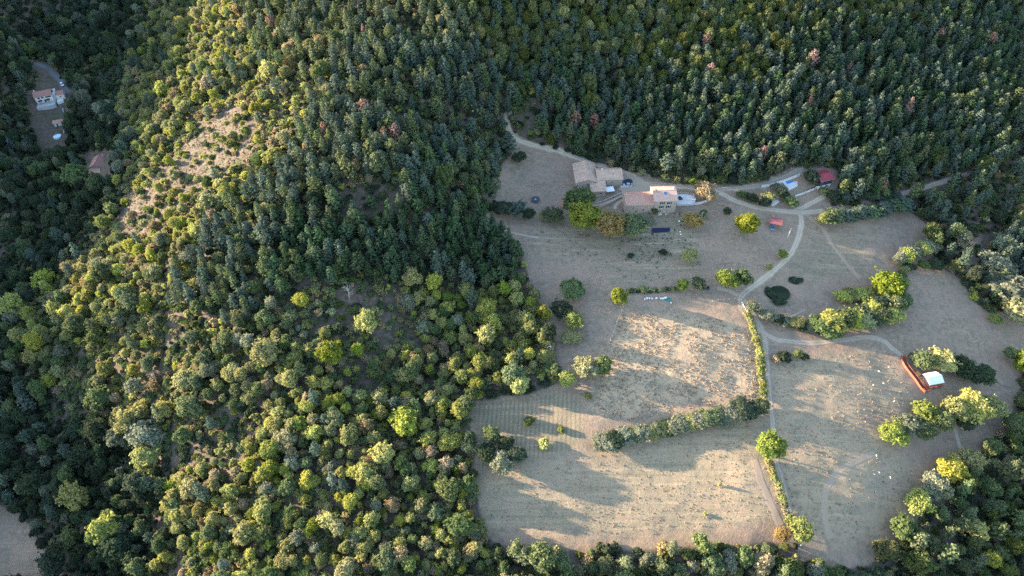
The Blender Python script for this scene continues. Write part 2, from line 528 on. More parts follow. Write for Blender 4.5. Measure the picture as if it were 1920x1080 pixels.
def smooth_line(P, step=1.2):
    P = np.array(P, float)
    n = len(P)
    out_ = []
    for i in range(n - 1):
        p0, p1, p2, p3 = P[max(i - 1, 0)], P[i], P[i + 1], P[min(i + 2, n - 1)]
        k = max(2, int(np.linalg.norm(p2 - p1) / step))
        for t in np.arange(k) / k:
            out_.append(0.5 * ((2 * p1) + (-p0 + p2) * t + (2 * p0 - 5 * p1 + 4 * p2 - p3) * t * t + (-p0 + 3 * p1 - 3 * p2 + p3) * t ** 3))
    out_.append(P[-1])
    return np.array(out_)


ROADS = []


def track(name, pix, w, mat, lift=0.06, seed=1):
    line = smooth_line([tuple(at(*p)[:2]) for p in pix])
    ROADS.append((line, w))
    T = np.gradient(line, axis=0); T /= np.linalg.norm(T, axis=1, keepdims=True) + 1e-9
    Nn = np.stack([-T[:, 1], T[:, 0]], -1)
    wl = w * (0.5 + (fbm(line[:, 0], line[:, 1], 5, seed) - .5) * .45); wr = w * (0.5 + (fbm(line[:, 0], line[:, 1], 5, seed + 50) - .5) * .45)
    m = 9
    V, ac = [], []
    for k, s in enumerate(np.linspace(-1, 1, m)):
        p = line + Nn * (np.where(s < 0, wl, wr) * s)[:, None]
        V.append(np.stack([p[:, 0], p[:, 1], ground(p[:, 0], p[:, 1]) + lift * (1 if abs(s) < .99 else 0.1)], -1)); ac.append(np.full(len(p), s))
    V = np.stack(V, 1).reshape(-1, 3); ac = np.stack(ac, 1).ravel()
    n = len(line); id_ = np.arange(n * m).reshape(n, m)
    F = np.stack([id_[:-1, :-1].ravel(), id_[:-1, 1:].ravel(), id_[1:, 1:].ravel(), id_[1:, :-1].ravel()], -1)
    F = F[:, ::-1]
    me = mesh_np(name, V, F, [M[mat]], smooth=True)
    me.attributes.new('across', 'FLOAT', 'POINT').data.foreach_set('value', ac.astype(np.float32))
    return tag(obj(name, me), kind='structure')


def pad(name, pix, mat, lift=0.1):
    """flat-lying yard or bed: polygon draped over the ground"""
    P3 = [at(*p) for p in pix]
    bm = bmesh.new()
    f = bm.faces.new([bm.verts.new((p.x, p.y, 0)) for p in P3])
    bmesh.ops.triangulate(bm, faces=[f])
    for _ in range(3):
        bmesh.ops.subdivide_edges(bm, edges=[e for e in bm.edges if e.calc_length() > 1.6], cuts=1, use_grid_fill=True)
        bmesh.ops.triangulate(bm, faces=bm.faces[:])
    for v in bm.verts:
        v.co.z = float(ground(v.co.x, v.co.y)) + lift
    bmesh.ops.recalc_face_normals(bm, faces=bm.faces[:])
    if bm.faces[:] and sum(f.normal.z for f in bm.faces) < 0:
        bmesh.ops.reverse_faces(bm, faces=bm.faces[:])
    me = bpy.data.meshes.new(name); bm.to_mesh(me); bm.free()
    me.materials.append(mat if not isinstance(mat, str) else M[mat])
    for p in me.polygons: p.use_smooth = True
    return tag(obj(name, me), kind='structure')


M['mown'] = track_mat('mown_strip', (0.355, 0.270, 0.200), (0.31, 0.24, 0.17), (0.305, 0.232, 0.17), 0.7)
track('field_track', [(1415, 862), (1428, 900), (1445, 945), (1465, 985)], 3.0, 'mown', 0.05, 42)
track('field_track', [(1555, 1010), (1545, 960), (1552, 915), (1580, 880), (1640, 850)], 2.4, 'mown', 0.04, 43)
track('gravel_track', [(955, 200), (951, 228), (960, 254), (985, 268), (1040, 281), (1075, 293), (1110, 306), (1150, 317), (1180, 327), (1210, 343), (1250, 350), (1290, 351), (1330, 355), (1352, 363), (1385, 379), (1420, 389), (1460, 395), (1502, 398), (1545, 396)], 3.5, 'gravel', 0.08, 3)
track('gravel_track', [(1500, 399), (1503, 416), (1500, 437), (1490, 463), (1475, 486), (1450, 508), (1422, 530), (1400, 546)], 3.2, 'gravel', 0.06, 5)
track('dirt_track', [(1402, 544), (1388, 560), (1392, 580), (1410, 605), (1430, 622), (1460, 637), (1510, 643), (1560, 640), (1620, 632), (1655, 638), (1675, 655), (1692, 668)], 3.0, 'dirt', 0.07, 6)
track('dirt_track', [(1345, 540), (1372, 548), (1398, 566), (1425, 610), (1436, 650), (1438, 690), (1443, 740), (1448, 790), (1452, 850), (1465, 900), (1480, 960)], 2.6, 'dirt', 0.04, 7)
track('gravel_track', [(1480, 399), (1508, 388), (1535, 374), (1556, 363)], 2.8, 'gravel', 0.05, 8)
track('gravel_track', [(1342, 356), (1390, 352), (1440, 345), (1478, 328), (1502, 314)], 3.4, 'dirt', 0.05, 9)
track('footpath', [(1512, 402), (1542, 428), (1562, 462), (1592, 500), (1612, 522)], 1.8, 'mown', 0.04, 10)
track('forest_track', [(1690, 364), (1740, 350), (1800, 331), (1850, 309), (1885, 290), (1910, 276)], 2.8, 'dirt', 0.12, 11)
track('valley_road', [(40, 112), (62, 118), (88, 126), (106, 142), (120, 162), (127, 176)], 5.5, 'asphalt', 0.14, 12)
track('footpath', [(1440, 335), (1478, 332), (1500, 320), (1505, 300)], 2.5, 'dirt', 0.04, 13)
track('footpath', [(905, 418), (960, 436), (1010, 446)], 1.6, 'dirt', 0.04, 14)
track('footpath', [(1790, 800), (1800, 840)], 2.0, 'dirt', 0.04, 15)
track('footpath', [(1405, 590), (1440, 597), (1480, 594), (1510, 580)], 1.0, 'dirt', 0.05, 16)
pad('farm_yard', [(1165, 322), (1182, 326), (1212, 341), (1250, 348), (1262, 352), (1225, 358), (1180, 366), (1160, 356)], M['gravel'], 0.12)
# ------------------------------------------------------------------ building kit
class MB:
    """collects solids and links them as one mesh"""
    def __init__(s): s.v, s.f = [], []

    def box(s, x0, y0, z0, x1, y1, z1):
        b = len(s.v)
        s.v += [(x0, y0, z0), (x1, y0, z0), (x1, y1, z0), (x0, y1, z0), (x0, y0, z1), (x1, y0, z1), (x1, y1, z1), (x0, y1, z1)]
        s.f += [tuple(b + i for i in q) for q in ((3, 2, 1, 0), (4, 5, 6, 7), (0, 1, 5, 4), (1, 2, 6, 5), (2, 3, 7, 6), (3, 0, 4, 7))]
        return s

    def prism(s, prof, a0, a1, axis='x'):
        """profile (across, z) closed polygon, swept along an axis"""
        b = len(s.v); n = len(prof)
        for a in (a0, a1):
            for p, z in prof:
                s.v.append((a, p, z) if axis == 'x' else (p, a, z))
        s.f.append(tuple(b + i for i in range(n))); s.f.append(tuple(b + n + i for i in reversed(range(n))))
        for i in range(n):
            j = (i + 1) % n
            s.f.append((b + i, b + n + i, b + n + j, b + j))
        return s

    def plate(s, poly, z0, z1):
        b = len(s.v); n = len(poly)
        for z in (z0, z1):
            s.v += [(x, y, z) for x, y in poly]
        s.f.append(tuple(b + i for i in reversed(range(n)))); s.f.append(tuple(b + n + i for i in range(n)))
        for i in range(n):
            j = (i + 1) % n
            s.f.append((b + i, b + j, b + n + j, b + n + i))
        return s

    def cyl(s, x, y, z0, z1, r0, r1=None, n=12):
        r1 = r0 if r1 is None else r1
        b = len(s.v)
        for z, r in ((z0, r0), (z1, r1)):
            for k in range(n):
                t = 6.28318 * k / n
                s.v.append((x + r * math.cos(t), y + r * math.sin(t), z))
        s.f.append(tuple(b + i for i in reversed(range(n)))); s.f.append(tuple(b + n + i for i in range(n)))
        for k in range(n):
            j = (k + 1) % n
            s.f.append((b + k, b + j, b + n + j, b + n + k))
        return s

    def bar(s, p, q, r, n=5):
        V_, F_ = tube([[(p, r), (q, r)]], n)
        b = len(s.v)
        s.v += [tuple(x) for x in V_]; s.f += [tuple(int(i) + b for i in f) for f in F_]
        return s

    def build(s, name, mat, parent=None, loc=None, rz=None, smooth=False, bevel=0.0):
        bm = bmesh.new()
        vs = [bm.verts.new(v) for v in s.v]
        for f in s.f:
            try: bm.faces.new([vs[i] for i in f])
            except ValueError: pass
        bmesh.ops.recalc_face_normals(bm, faces=bm.faces[:])
        if bevel:
            bmesh.ops.bevel(bm, geom=[e for e in bm.edges], offset=bevel, segments=1, affect='EDGES', clamp_overlap=True)
        me = bpy.data.meshes.new(name); bm.to_mesh(me); bm.free()
        me.materials.append(M[mat] if isinstance(mat, str) else mat)
        if smooth:
            for p in me.polygons: p.use_smooth = True
        return obj(name, me, parent, loc, rz)


def tube(paths, sides=5):
    V, F = [], []
    for path in paths:
        base = len(V)
        for k, (p, rad) in enumerate(path):
            p = np.array(p, float)
            q = np.array(path[min(k + 1, len(path) - 1)][0], float) - np.array(path[max(k - 1, 0)][0], float)
            q /= np.linalg.norm(q) + 1e-9
            u = np.cross(q, (0.3, 0.9, 0.1)); u /= np.linalg.norm(u) + 1e-9
            w = np.cross(q, u)
            for s in range(sides):
                t = 2 * math.pi * s / sides
                V.append(p + (u * math.cos(t) + w * math.sin(t)) * rad)
        for k in range(len(path) - 1):
            for s in range(sides):
                a = base + k * sides + s; b = base + k * sides + (s + 1) % sides
                F.append((a, b, b + sides, a + sides))
    return np.array(V), np.array(F)


def tile_mat(name, cols, pitch=0.28, bump=0.6):
    """clay roof tiles: weathered colours broken up tile by tile, ribs running down the slope"""
    m, nt, o = new_mat(name)
    tc = N(nt, 'ShaderNodeTexCoord'); P_ = tc.outputs['Object']
    vor = N(nt, 'ShaderNodeTexVoronoi'); vor.inputs['Scale'].default_value = 2.6; nt.links.new(P_, vor.inputs['Vector'])
    sp = N(nt, 'ShaderNodeSeparateColor'); nt.links.new(vor.outputs['Color'], sp.inputs[0])
    n1 = noise(nt, 0.5, 6, 0.7, P_); n2 = noise(nt, 5, 3, 0.6, P_)
    c = mixc(nt, sp.outputs[0], cols[0], cols[1])
    c = mixc(nt, ramp(nt, n1, 0.38, 0.68), c, cols[2])
    c = mixc(nt, math_n(nt, 'MULTIPLY', ramp(nt, n2, 0.5, 0.75), 0.4), c, tuple(x * .55 for x in cols[0]))
    b = N(nt, 'ShaderNodeBsdfPrincipled'); b.inputs['Roughness'].default_value = 0.9; b.inputs['Specular IOR Level'].default_value = 0.15
    nt.links.new(c, b.inputs['Base Color'])
    bp = N(nt, 'ShaderNodeBump'); bp.inputs['Strength'].default_value = bump; bp.inputs['Distance'].default_value = 0.12
    nt.links.new(math_n(nt, 'ADD', sp.outputs[1], n2), bp.inputs['Height']); nt.links.new(bp.outputs[0], b.inputs['Normal'])
    nt.links.new(b.outputs[0], o.inputs[0])
    return m


M['tile_pale'] = tile_mat('old_stone_tiles', ((0.45, 0.305, 0.225), (0.56, 0.40, 0.295), (0.39, 0.265, 0.21)))
M['tile_terra'] = tile_mat('terracotta_tiles', ((0.46, 0.235, 0.175), (0.52, 0.30, 0.22), (0.42, 0.265, 0.215)))
M['tile_pink'] = tile_mat('pink_tiles', ((0.47, 0.29, 0.24), (0.54, 0.36, 0.29), (0.44, 0.31, 0.265)))
M['tile_dull'] = tile_mat('dull_red_tiles', ((0.33, 0.15, 0.125), (0.40, 0.20, 0.16), (0.30, 0.17, 0.15)))
M['sheet_red'] = simple('red_roof_sheet', (0.27, 0.042, 0.056), 0.55, 0.12, 1.2)
M['sheet_pinkred'] = simple('faded_red_sheet', (0.23, 0.078, 0.084), 0.6, 0.15, 1.0)
M['sheet_orange'] = simple('orange_sheet', (0.55, 0.15, 0.075), 0.6, 0.12, 1.0)
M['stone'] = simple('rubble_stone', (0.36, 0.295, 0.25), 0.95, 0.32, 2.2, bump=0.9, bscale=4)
M['stone_dark'] = simple('dark_rubble', (0.28, 0.24, 0.21), 0.95, 0.3, 2.2, bump=0.9, bscale=4)  # darker rubble for the cottage walls
M['plaster'] = simple('cream_plaster', (0.62, 0.54, 0.46), 0.9, 0.1, 0.7)
M['white'] = simple('white_render', (0.66, 0.65, 0.63), 0.85, 0.07, 0.8)
M['whitewall'] = simple('white_coping', (0.56, 0.545, 0.52), 0.85, 0.16, 1.0)
M['concrete'] = simple('pale_concrete', (0.60, 0.61, 0.62), 0.85, 0.07, 0.5)
M['concrete_grey'] = simple('grey_concrete', (0.42, 0.41, 0.40), 0.9, 0.12, 0.7)
M['navy'] = simple('dark_blue_cladding', (0.040, 0.045, 0.075), 0.6, 0.2, 2)
M['dark'] = simple('dark_wood', (0.045, 0.036, 0.032), 0.7, 0.2, 3)
M['wood'] = simple('weathered_wood', (0.30, 0.23, 0.17), 0.85, 0.25, 3)
M['rust'] = simple('rust_red_wood', (0.25, 0.088, 0.058), 0.75, 0.22, 2)
M['orange'] = simple('orange_wood', (0.60, 0.30, 0.10), 0.7, 0.12, 2)
M['canvas'] = simple('white_canvas', (0.80, 0.80, 0.80), 0.8, 0.04, 0.6)
M['metal'] = simple('grey_metal', (0.45, 0.46, 0.48), 0.45, 0.1, 2, metal=0.6)
M['black'] = simple('black_rubber', (0.02, 0.02, 0.022), 0.7, 0.1, 3)
M['trampoline'] = simple('dark_blue_mat', (0.045, 0.055, 0.095), 0.6, 0.1, 2)
M['teal'] = simple('teal_tarpaulin', (0.03, 0.15, 0.14), 0.6, 0.2, 2)
M['hive'] = simple('pale_blue_paint', (0.62, 0.70, 0.72), 0.7, 0.08, 3)
M['bluebox'] = simple('dark_blue_plastic', (0.03, 0.06, 0.14), 0.6, 0.1, 3)
M['wool'] = simple('white_wool', (0.72, 0.68, 0.62), 1.0, 0.1, 6)
M['blackfur'] = simple('black_coat', (0.018, 0.017, 0.017), 0.9, 0.2, 6)
M['redcloth'] = simple('red_cloth', (0.50, 0.09, 0.05), 0.8, 0.1, 3)


def glass_mat(name, col, rough=0.12):
    m, nt, o = new_mat(name)
    b = N(nt, 'ShaderNodeBsdfPrincipled'); b.inputs['Base Color'].default_value = (*col, 1); b.inputs['Roughness'].default_value = rough
    b.inputs['Specular IOR Level'].default_value = 0.6
    nt.links.new(b.outputs[0], o.inputs[0]); return m


M['glass'] = glass_mat('window_glass', (0.03, 0.035, 0.045))
M['skyglass'] = glass_mat('skylight_glass', (0.06, 0.12, 0.32), 0.2)
M['solar'] = simple('solar_cells', (0.010, 0.016, 0.050), 0.45, 0.1, 3, spec=0.25)
M['pool'] = simple('pool_water', (0.02, 0.23, 0.62), 0.25, 0.05, 0.8)
M['poolpale'] = simple('pale_pool_water', (0.36, 0.66, 0.88), 0.25, 0.05, 0.8)
M['pondwater'] = simple('pond_weed_water', (0.022, 0.034, 0.018), 0.8, 0.4, 0.6, spec=0.1)
M['carwhite'] = glass_mat('white_car_paint', (0.72, 0.73, 0.76), 0.25)
M['cardark'] = glass_mat('dark_car_paint', (0.035, 0.045, 0.065), 0.22)
M['carblue'] = glass_mat('blue_car_paint', (0.10, 0.20, 0.33), 0.25)
M['carsilver'] = glass_mat('silver_blue_car_paint', (0.42, 0.52, 0.66), 0.25)
M['lamp'] = glass_mat('headlamp', (0.7, 0.7, 0.65), 0.1)
M['tail'] = glass_mat('tail_lamp', (0.4, 0.02, 0.02), 0.2)


def frame_from(pa, pb):
    """origin at ground under photo pixel pa, x axis towards pixel pb"""
    a = at(*pa); b = at(*pb)
    return a, math.atan2(b.y - a.y, b.x - a.x), (b.xy - a.xy).length


def gable(root, x0, x1, y0, y1, eave, rise, wall, roof, along='x', ov=0.35, th=0.22, base=-2.5, apex=0.5):
    """gabled block: wall prism and a thick two-slope roof"""
    A0, A1 = (x0, x1) if along == 'x' else (y0, y1)
    c0, c1 = (y0, y1) if along == 'x' else (x0, x1)
    cm = c0 + (c1 - c0) * apex
    w = MB().prism([(c0, base), (c0, eave), (cm, eave + rise), (c1, eave), (c1, base)], A0, A1, along).build('wall', wall, root)
    s0 = rise / (cm - c0); s1 = rise / (c1 - cm)
    e = 0.03
    prof = [(c0 - ov, eave - ov * s0 + e), (cm, eave + rise + e), (c1 + ov, eave - ov * s1 + e), (c1 + ov, eave - ov * s1 + th + e), (cm, eave + rise + th + e), (c0 - ov, eave - ov * s0 + th + e)]
    rf = MB().prism(prof, A0 - ov, A1 + ov, along).build('roof', roof, root)
    rid = MB()
    z = eave + rise + th + e
    rid.prism([(cm - .18, z - .06), (cm - .1, z + .09), (cm + .1, z + .09), (cm + .18, z - .06)], A0 - ov - .02, A1 + ov + .02, along)
    rid.build('ridge_tiles', roof, rf)
    return w, rf


def opening(root, kind, x, z, w, h, wall_y, out=-1, axis='x', shutters=None, frame='white', pane='glass', label=None):
    """a window or door set on a wall face: frame with pane (and shutters) as its pieces"""
    def bx(m, a0, a1, z0, z1, d0, d1):
        lo, hi = sorted((wall_y + out * d0, wall_y + out * d1))
        if axis == 'x': m.box(a0, lo, z0, a1, hi, z1)
        else: m.box(lo, a0, z0, hi, a1, z1)
    t = 0.09
    m = MB()
    bx(m, x - w / 2 - t, x - w / 2, z, z + h, 0.003, .07); bx(m, x + w / 2, x + w / 2 + t, z, z + h, 0.003, .07)
    bx(m, x - w / 2 - t, x + w / 2 + t, z + h, z + h + t, 0.003, .08); bx(m, x - w / 2 - t - .05, x + w / 2 + t + .05, z - t, z, 0.003, .12)
    f = m.build(kind, frame, root)
    p = MB(); bx(p, x - w / 2, x + w / 2, z, z + h, 0.002, .025); p.build('pane' if kind == 'window' else 'door_leaf', pane, f)
    if shutters:
        for s in (-1, 1):
            q = MB(); a = x + s * (w / 2 + t + w * .27); bx(q, a - w * .26, a + w * .26, z - .03, z + h + .03, 0.004, .06)
            q.build('shutter', shutters, f)
    return f


def chimney(root, x, y, z0, z1, w=0.7, mat='stone'):
    MB().box(x - w / 2, y - w / 2, z0, x + w / 2, y + w / 2, z1).box(x - w / 2 - .08, y - w / 2 - .08, z1, x + w / 2 + .08, y + w / 2 + .08, z1 + .14).build('chimney', mat, root)


def ribbon_wall(name, pix, h, th, mat, label, cat='wall', below=0.8, group=None, coping=None):
    """a low wall that follows the ground through photo pixels, with a coping"""
    line = smooth_line([tuple(at(*p)[:2]) for p in pix], 1.0)
    T = np.gradient(line, axis=0); T /= np.linalg.norm(T, axis=1, keepdims=True) + 1e-9
    Nn = np.stack([-T[:, 1], T[:, 0]], -1)
    zg = ground(line[:, 0], line[:, 1])
    k = np.ones(7) / 7
    zt = np.convolve(np.pad(zg, 3, 'edge'), k, 'valid') + h
    org = Vector((line[0, 0], line[0, 1], zg[0]))
    root = empty(name, org, label, cat, group)
    def strip(w, z0, z1, nm, mt):
        V, n = [], len(line)
        for i in range(n):
            a = line[i] - Nn[i] * w / 2 - np.array(org.xy); b = line[i] + Nn[i] * w / 2 - np.array(org.xy)
            V += [(*a, z0[i] - org.z), (*b, z0[i] - org.z), (*b, z1[i] - org.z), (*a, z1[i] - org.z)]
        F = []
        for i in range(n - 1):
            for j in range(4):
                F.append((i * 4 + j, i * 4 + (j + 1) % 4, (i + 1) * 4 + (j + 1) % 4, (i + 1) * 4 + j))
        F += [(3, 2, 1, 0), tuple(4 * (n - 1) + q for q in range(4))]
        bm = bmesh.new(); vs = [bm.verts.new(v) for v in V]
        for f in F: bm.faces.new([vs[i] for i in f])
        bmesh.ops.recalc_face_normals(bm, faces=bm.faces[:])
        me = bpy.data.meshes.new(nm); bm.to_mesh(me); bm.free(); me.materials.append(M[mt])
        obj(nm, me, root)
    strip(th, zg - below, zt, 'masonry', mat)
    strip(th + .12, zt + .003, zt + .09, 'coping', coping or mat)
    return root
# ------------------------------------------------------------------ east farmhouse: tall part and low wing
o_, rz_, _ = frame_from((1223.5, 399.5), (1264.4, 397.5))
K = 10.4
house = empty('farmhouse', o_, 'tall three-storey stone farmhouse with pink tiled roof, dark shutters and lower red-tiled wing', 'house', rz=math.radians(2.5))
gable(house, 0, K, 0, 10.2, 7.2, 1.8, 'stone', 'tile_pink')
for x in (3.7, 7.0):
    opening(house, 'window', x, 5.2, 0.95, 1.35, 0, shutters='dark')
    opening(house, 'window', x - .15, 2.9, 0.95, 1.45, 0, shutters='dark')
opening(house, 'window', 3.4, 0.7, 0.9, 1.0, 0, frame='plaster')
opening(house, 'door', 6.6, 0.0, 1.1, 2.0, 0, frame='plaster', pane='wood')
opening(house, 'window', 9.6, 5.0, 0.5, 0.8, 0, frame='plaster')
# skylight lies on the front roof slope
sl = 1.8 / 5.1
sk = MB()
for (ya, yb, xa, xb, dz, nm) in ((2.9, 4.4, 4.7, 6.1, .30, 'frame'),):
    za, zb = 7.2 + ya * sl + dz - .02, 7.2 + yb * sl + dz - .02
    sk.prism([(ya, za), (yb, zb), (yb, zb + .09), (ya, za + .09)], xa, xb)
skf = sk.build('skylight', 'metal', house)
ya, yb = 3.0, 4.3
za, zb = 7.2 + ya * sl + .373, 7.2 + yb * sl + .373
MB().prism([(ya, za), (yb, zb), (yb, zb + .02), (ya, za + .02)], 4.8, 6.0).build('pane', 'skyglass', skf)
chimney(house, 1.0, 4.6, 8.2, 10.2, .8); chimney(house, 9.8, 6.4, 8.0, 9.9, .7)
MB().bar((0.25, -.08, -1), (0.25, -.08, 7.0), .06).build('downpipe', 'metal', house)
# low wing to the west
gable(house, -12.9, -0.003, 0.35, 9.7, 4.7, 1.5, 'stone', 'tile_terra', ov=0.25)
opening(house, 'window', -4.6, 1.2, 0.7, 1.0, 0.35, frame='plaster')
opening(house, 'door', -2.2, 0.0, 1.0, 2.0, 0.35, frame='plaster', pane='wood')
opening(house, 'window', -9.4, 2.6, 0.7, 0.9, 0.35, frame='plaster')
chimney(house, -12.2, 5.0, 5.6, 7.2, .6)
for x in (3.3, 6.6):
    MB().box(x - .9, -1.5, -1.5, x + .9, -.06, .02).build('doorstep', 'plaster', house)

# pool terrace on the east side of the farmhouse
a, rz_, _ = frame_from((1267, 385), (1300, 383.5))
ter = empty('pool_terrace', a, 'pale raised terrace with low parapet beside the tall farmhouse', 'terrace', rz=math.radians(1))
plan = [(0.4, -0.4), (8.3, -0.6), (9.8, 2.2), (9.3, 6.4), (7.4, 6.6), (6.6, 7.2), (2.0, 7.4), (0.9, 5.6)]
MB().plate(plan, -2.5, .9).build('platform', 'concrete_grey', ter)
MB().plate([(x * .97 + .12, y * .96 + .1) for x, y in plan], .903, .97).build('paving', 'concrete', ter)
par = MB()
for (p, q) in zip(plan[2:], plan[3:]):
    d = Vector((q[0] - p[0], q[1] - p[1])); n_ = Vector((-d.y, d.x)).normalized() * .14
    par.plate([(p[0] - n_.x, p[1] - n_.y), (q[0] - n_.x, q[1] - n_.y), (q[0] + n_.x, q[1] + n_.y), (p[0] + n_.x, p[1] + n_.y)], .9, 1.75)
par.build('parapet', 'stone', ter)
tb = empty('garden_table', ter.matrix_basis @ Vector((2.6, 3.6, .97)), 'dark garden table with two benches on the pale terrace', 'table', rz=.3)
MB().box(-.45, -1.1, .68, .45, 1.1, .75).build('table_top', 'dark', tb)
for s in (-1, 1):
    MB().box(-.4, s * .8 - .05, 0, .4, s * .8 + .05, .68).build('leg', 'dark', tb)
    MB().box(s * .75 - .15, -1.0, .4, s * .75 + .15, 1.0, .45).box(s * .75 - .12, -.8, 0, s * .75 + .12, -.7, .4).box(s * .75 - .12, .7, 0, s * .75 + .12, .8, .4).build('bench', 'dark', tb)
ribbon_wall('garden_wall', [(1300, 384), (1314, 382), (1327, 377), (1338, 371)], .9, .5, 'whitewall', 'pale curved garden wall running east from the raised terrace')
ribbon_wall('roadside_wall', [(1209, 340), (1230, 344), (1262, 346), (1296, 348)], .5, .4, 'stone', 'low stone wall above the pale farm yard')

# ------------------------------------------------------------------ west farm buildings
o_ = at(1079.5, 358)
barn = empty('stone_barn', o_, 'old stone farm group with grey-pink tiled roofs west of the yard', 'farm building', rz=math.radians(3.0))
gable(barn, 0, 10.4, 0, 14.6, 4.8, 1.9, 'stone', 'tile_pale', along='y', apex=.55)
gable(barn, 10.403, 22.4, 1.2, 10.0, 5.2, 1.7, 'stone', 'tile_pale', apex=.6)
# lean-to in front
le = MB().prism([(-5.2, -3), (-5.2, 3.6), (1.17, 5.0), (1.17, -3)], 6.6, 13.6).build('lean_to', 'stone', barn)
MB().prism([(-5.6, 3.52), (1.16, 5.03), (1.16, 5.25), (-5.6, 3.75)], 6.3, 13.9).build('roof', 'tile_pale', le)
for x, z, w, h in ((14.9, 3.2, .6, .7), (17.8, 3.2, .6, .7), (15.6, 1.6, .6, .6)):
    opening(barn, 'window', x, z, w, h, 1.2, frame='plaster')
opening(barn, 'door', 17.2, -.2, 1.1, 2.0, 1.2, frame='plaster', pane='dark')
opening(barn, 'door', 14.2, -.2, .9, 1.9, 1.2, frame='plaster', pane='dark')
opening(barn, 'window', 8.2, .8, .7, .8, -5.2, frame='plaster'); opening(barn, 'window', 11.4, 1.9, 1.3, .7, -5.2, frame='plaster', pane='dark')
opening(barn, 'window', 3.0, 2.0, .8, 1.0, 0, frame='plaster')
chimney(barn, 13.0, 6.4, 6.2, 7.6, .6, 'plaster')
aw = empty('canvas_awning', barn.matrix_basis @ Vector((16.0, -2.3, 0)), 'pale canvas awning on poles against the stone lean-to', 'awning', rz=math.radians(12))
MB().prism([(-1.6, 2.05), (1.5, 2.55), (1.5, 2.6), (-1.6, 2.1)], -2.0, 2.0).build('canopy', 'canvas', aw)
for x in (-1.9, 1.9):
    for y, t in ((-1.5, 2.06), (1.4, 2.5)):
        MB().cyl(x, y, -1.8, t, .05, n=6).build('pole', 'metal', aw)
ribbon_wall('yard_wall', [(1163, 352.5), (1174, 351.5), (1185, 350.5)], .9, .45, 'whitewall', 'short pale wall below the parked cars')
ribbon_wall('terrace_wall', [(1116, 383), (1134, 377), (1152, 369), (1171, 361)], .7, .45, 'stone', 'upper dry stone terrace wall between the barn and the farmhouse')
ribbon_wall('terrace_wall', [(1122, 389), (1140, 383), (1158, 374), (1173, 366)], .7, .45, 'stone', 'lower dry stone terrace wall between the barn and the farmhouse')
track('stone_path', [(1112, 386), (1132, 381), (1152, 373), (1172, 364)], 1.6, 'gravel', .06, 31)
track('stone_path', [(1153, 392), (1156, 384), (1163, 377), (1171, 373)], 1.8, 'gravel', .06, 32)

# ------------------------------------------------------------------ red-roofed house
o_ = at(1533, 356)
red = empty('red_roofed_house', o_, 'small house with crimson sheet roof, dark blue cladding and white base', 'house', rz=math.radians(19))
MB().box(0, 0, -2, 6.8, 6.2, 2.2).build('wall', 'white', red)
MB().prism([(-.12, 2.203), (-.12, 5.5), (3.1, 6.4), (6.32, 5.5), (6.32, 2.203)], -.12, 6.92).build('cladding', 'navy', red)
rf = MB().prism([(-.75, 5.35), (3.1, 6.43), (6.95, 5.35), (6.95, 5.48), (3.1, 6.58), (-.75, 5.48)], -.6, 7.4).build('roof', 'sheet_red', red)
MB().box(-.62, -.8, 5.30, 7.42, -.755, 5.45).build('gutter', 'metal', rf)
opening(red, 'door', 1.2, 0, .9, 2.0, 0, frame='white', pane='navy'); opening(red, 'window', 4.6, .7, 1.8, 1.1, 0, frame='white')
opening(red, 'window', 2.6, 3.4, 1.5, 1.2, -.12, frame='navy'); opening(red, 'window', 5.2, 3.4, 1.2, 1.2, -.12, frame='navy')
opening(red, 'door', 2.4, 2.35, 1.6, 1.9, -.12, axis='y', frame='white'); opening(red, 'window', 4.6, 2.9, .8, 1.0, -.12, axis='y', frame='white')
bal = MB().box(-1.7, .4, 2.1, -.125, 5.2, 2.25)
for y in (.45, 5.1): bal.box(-1.68, y, -2, -1.55, y + .12, 2.1)
bal = bal.build('balcony', 'dark', red)
rl = MB()
for k in range(12): rl.box(-1.68, .45 + k * .42, 2.253, -1.63, .5 + k * .42, 3.15)
rl.box(-1.7, .4, 3.15, -1.6, 5.2, 3.22); rl.build('railing', 'metal', bal)
ribbon_wall('boundary_wall', [(1490, 369), (1505, 364), (1518, 359), (1531, 354)], .8, .25, 'whitewall', 'thin white wall running downhill from the red-roofed house')
ribbon_wall('retaining_wall', [(1427, 351), (1441, 349), (1455, 345), (1471, 340), (1485, 334.5), (1499, 329.5)], 1.0, .6, 'whitewall', 'long white curving wall above the blue swimming pool')

# swimming pool and deck
o_ = at(1478, 345)
sp = empty('swimming_pool', o_, 'small rectangular blue pool in a pale grey deck', 'pool', rz=math.radians(24))
dk = MB().plate([(-2.6, -3.2), (3.2, -2.9), (4.9, -.9), (4.9, 3.0), (-1.8, 3.1)], -2.2, .35); 
dk.build('deck', 'concrete', sp)
MB().box(-.75, -.25, .352, 3.65, 2.75, .44).build('coping', 'concrete_grey', sp)
MB().box(-.6, -.1, .30, 3.5, 2.6, .446).build('water', 'pool', sp)
for dx in (.6, 1.1):
    pass
MB().bar((3.3, 2.0, .4), (3.5, 2.0, 1.1), .03).bar((3.3, 2.4, .4), (3.5, 2.4, 1.1), .03).build('ladder', 'metal', sp)

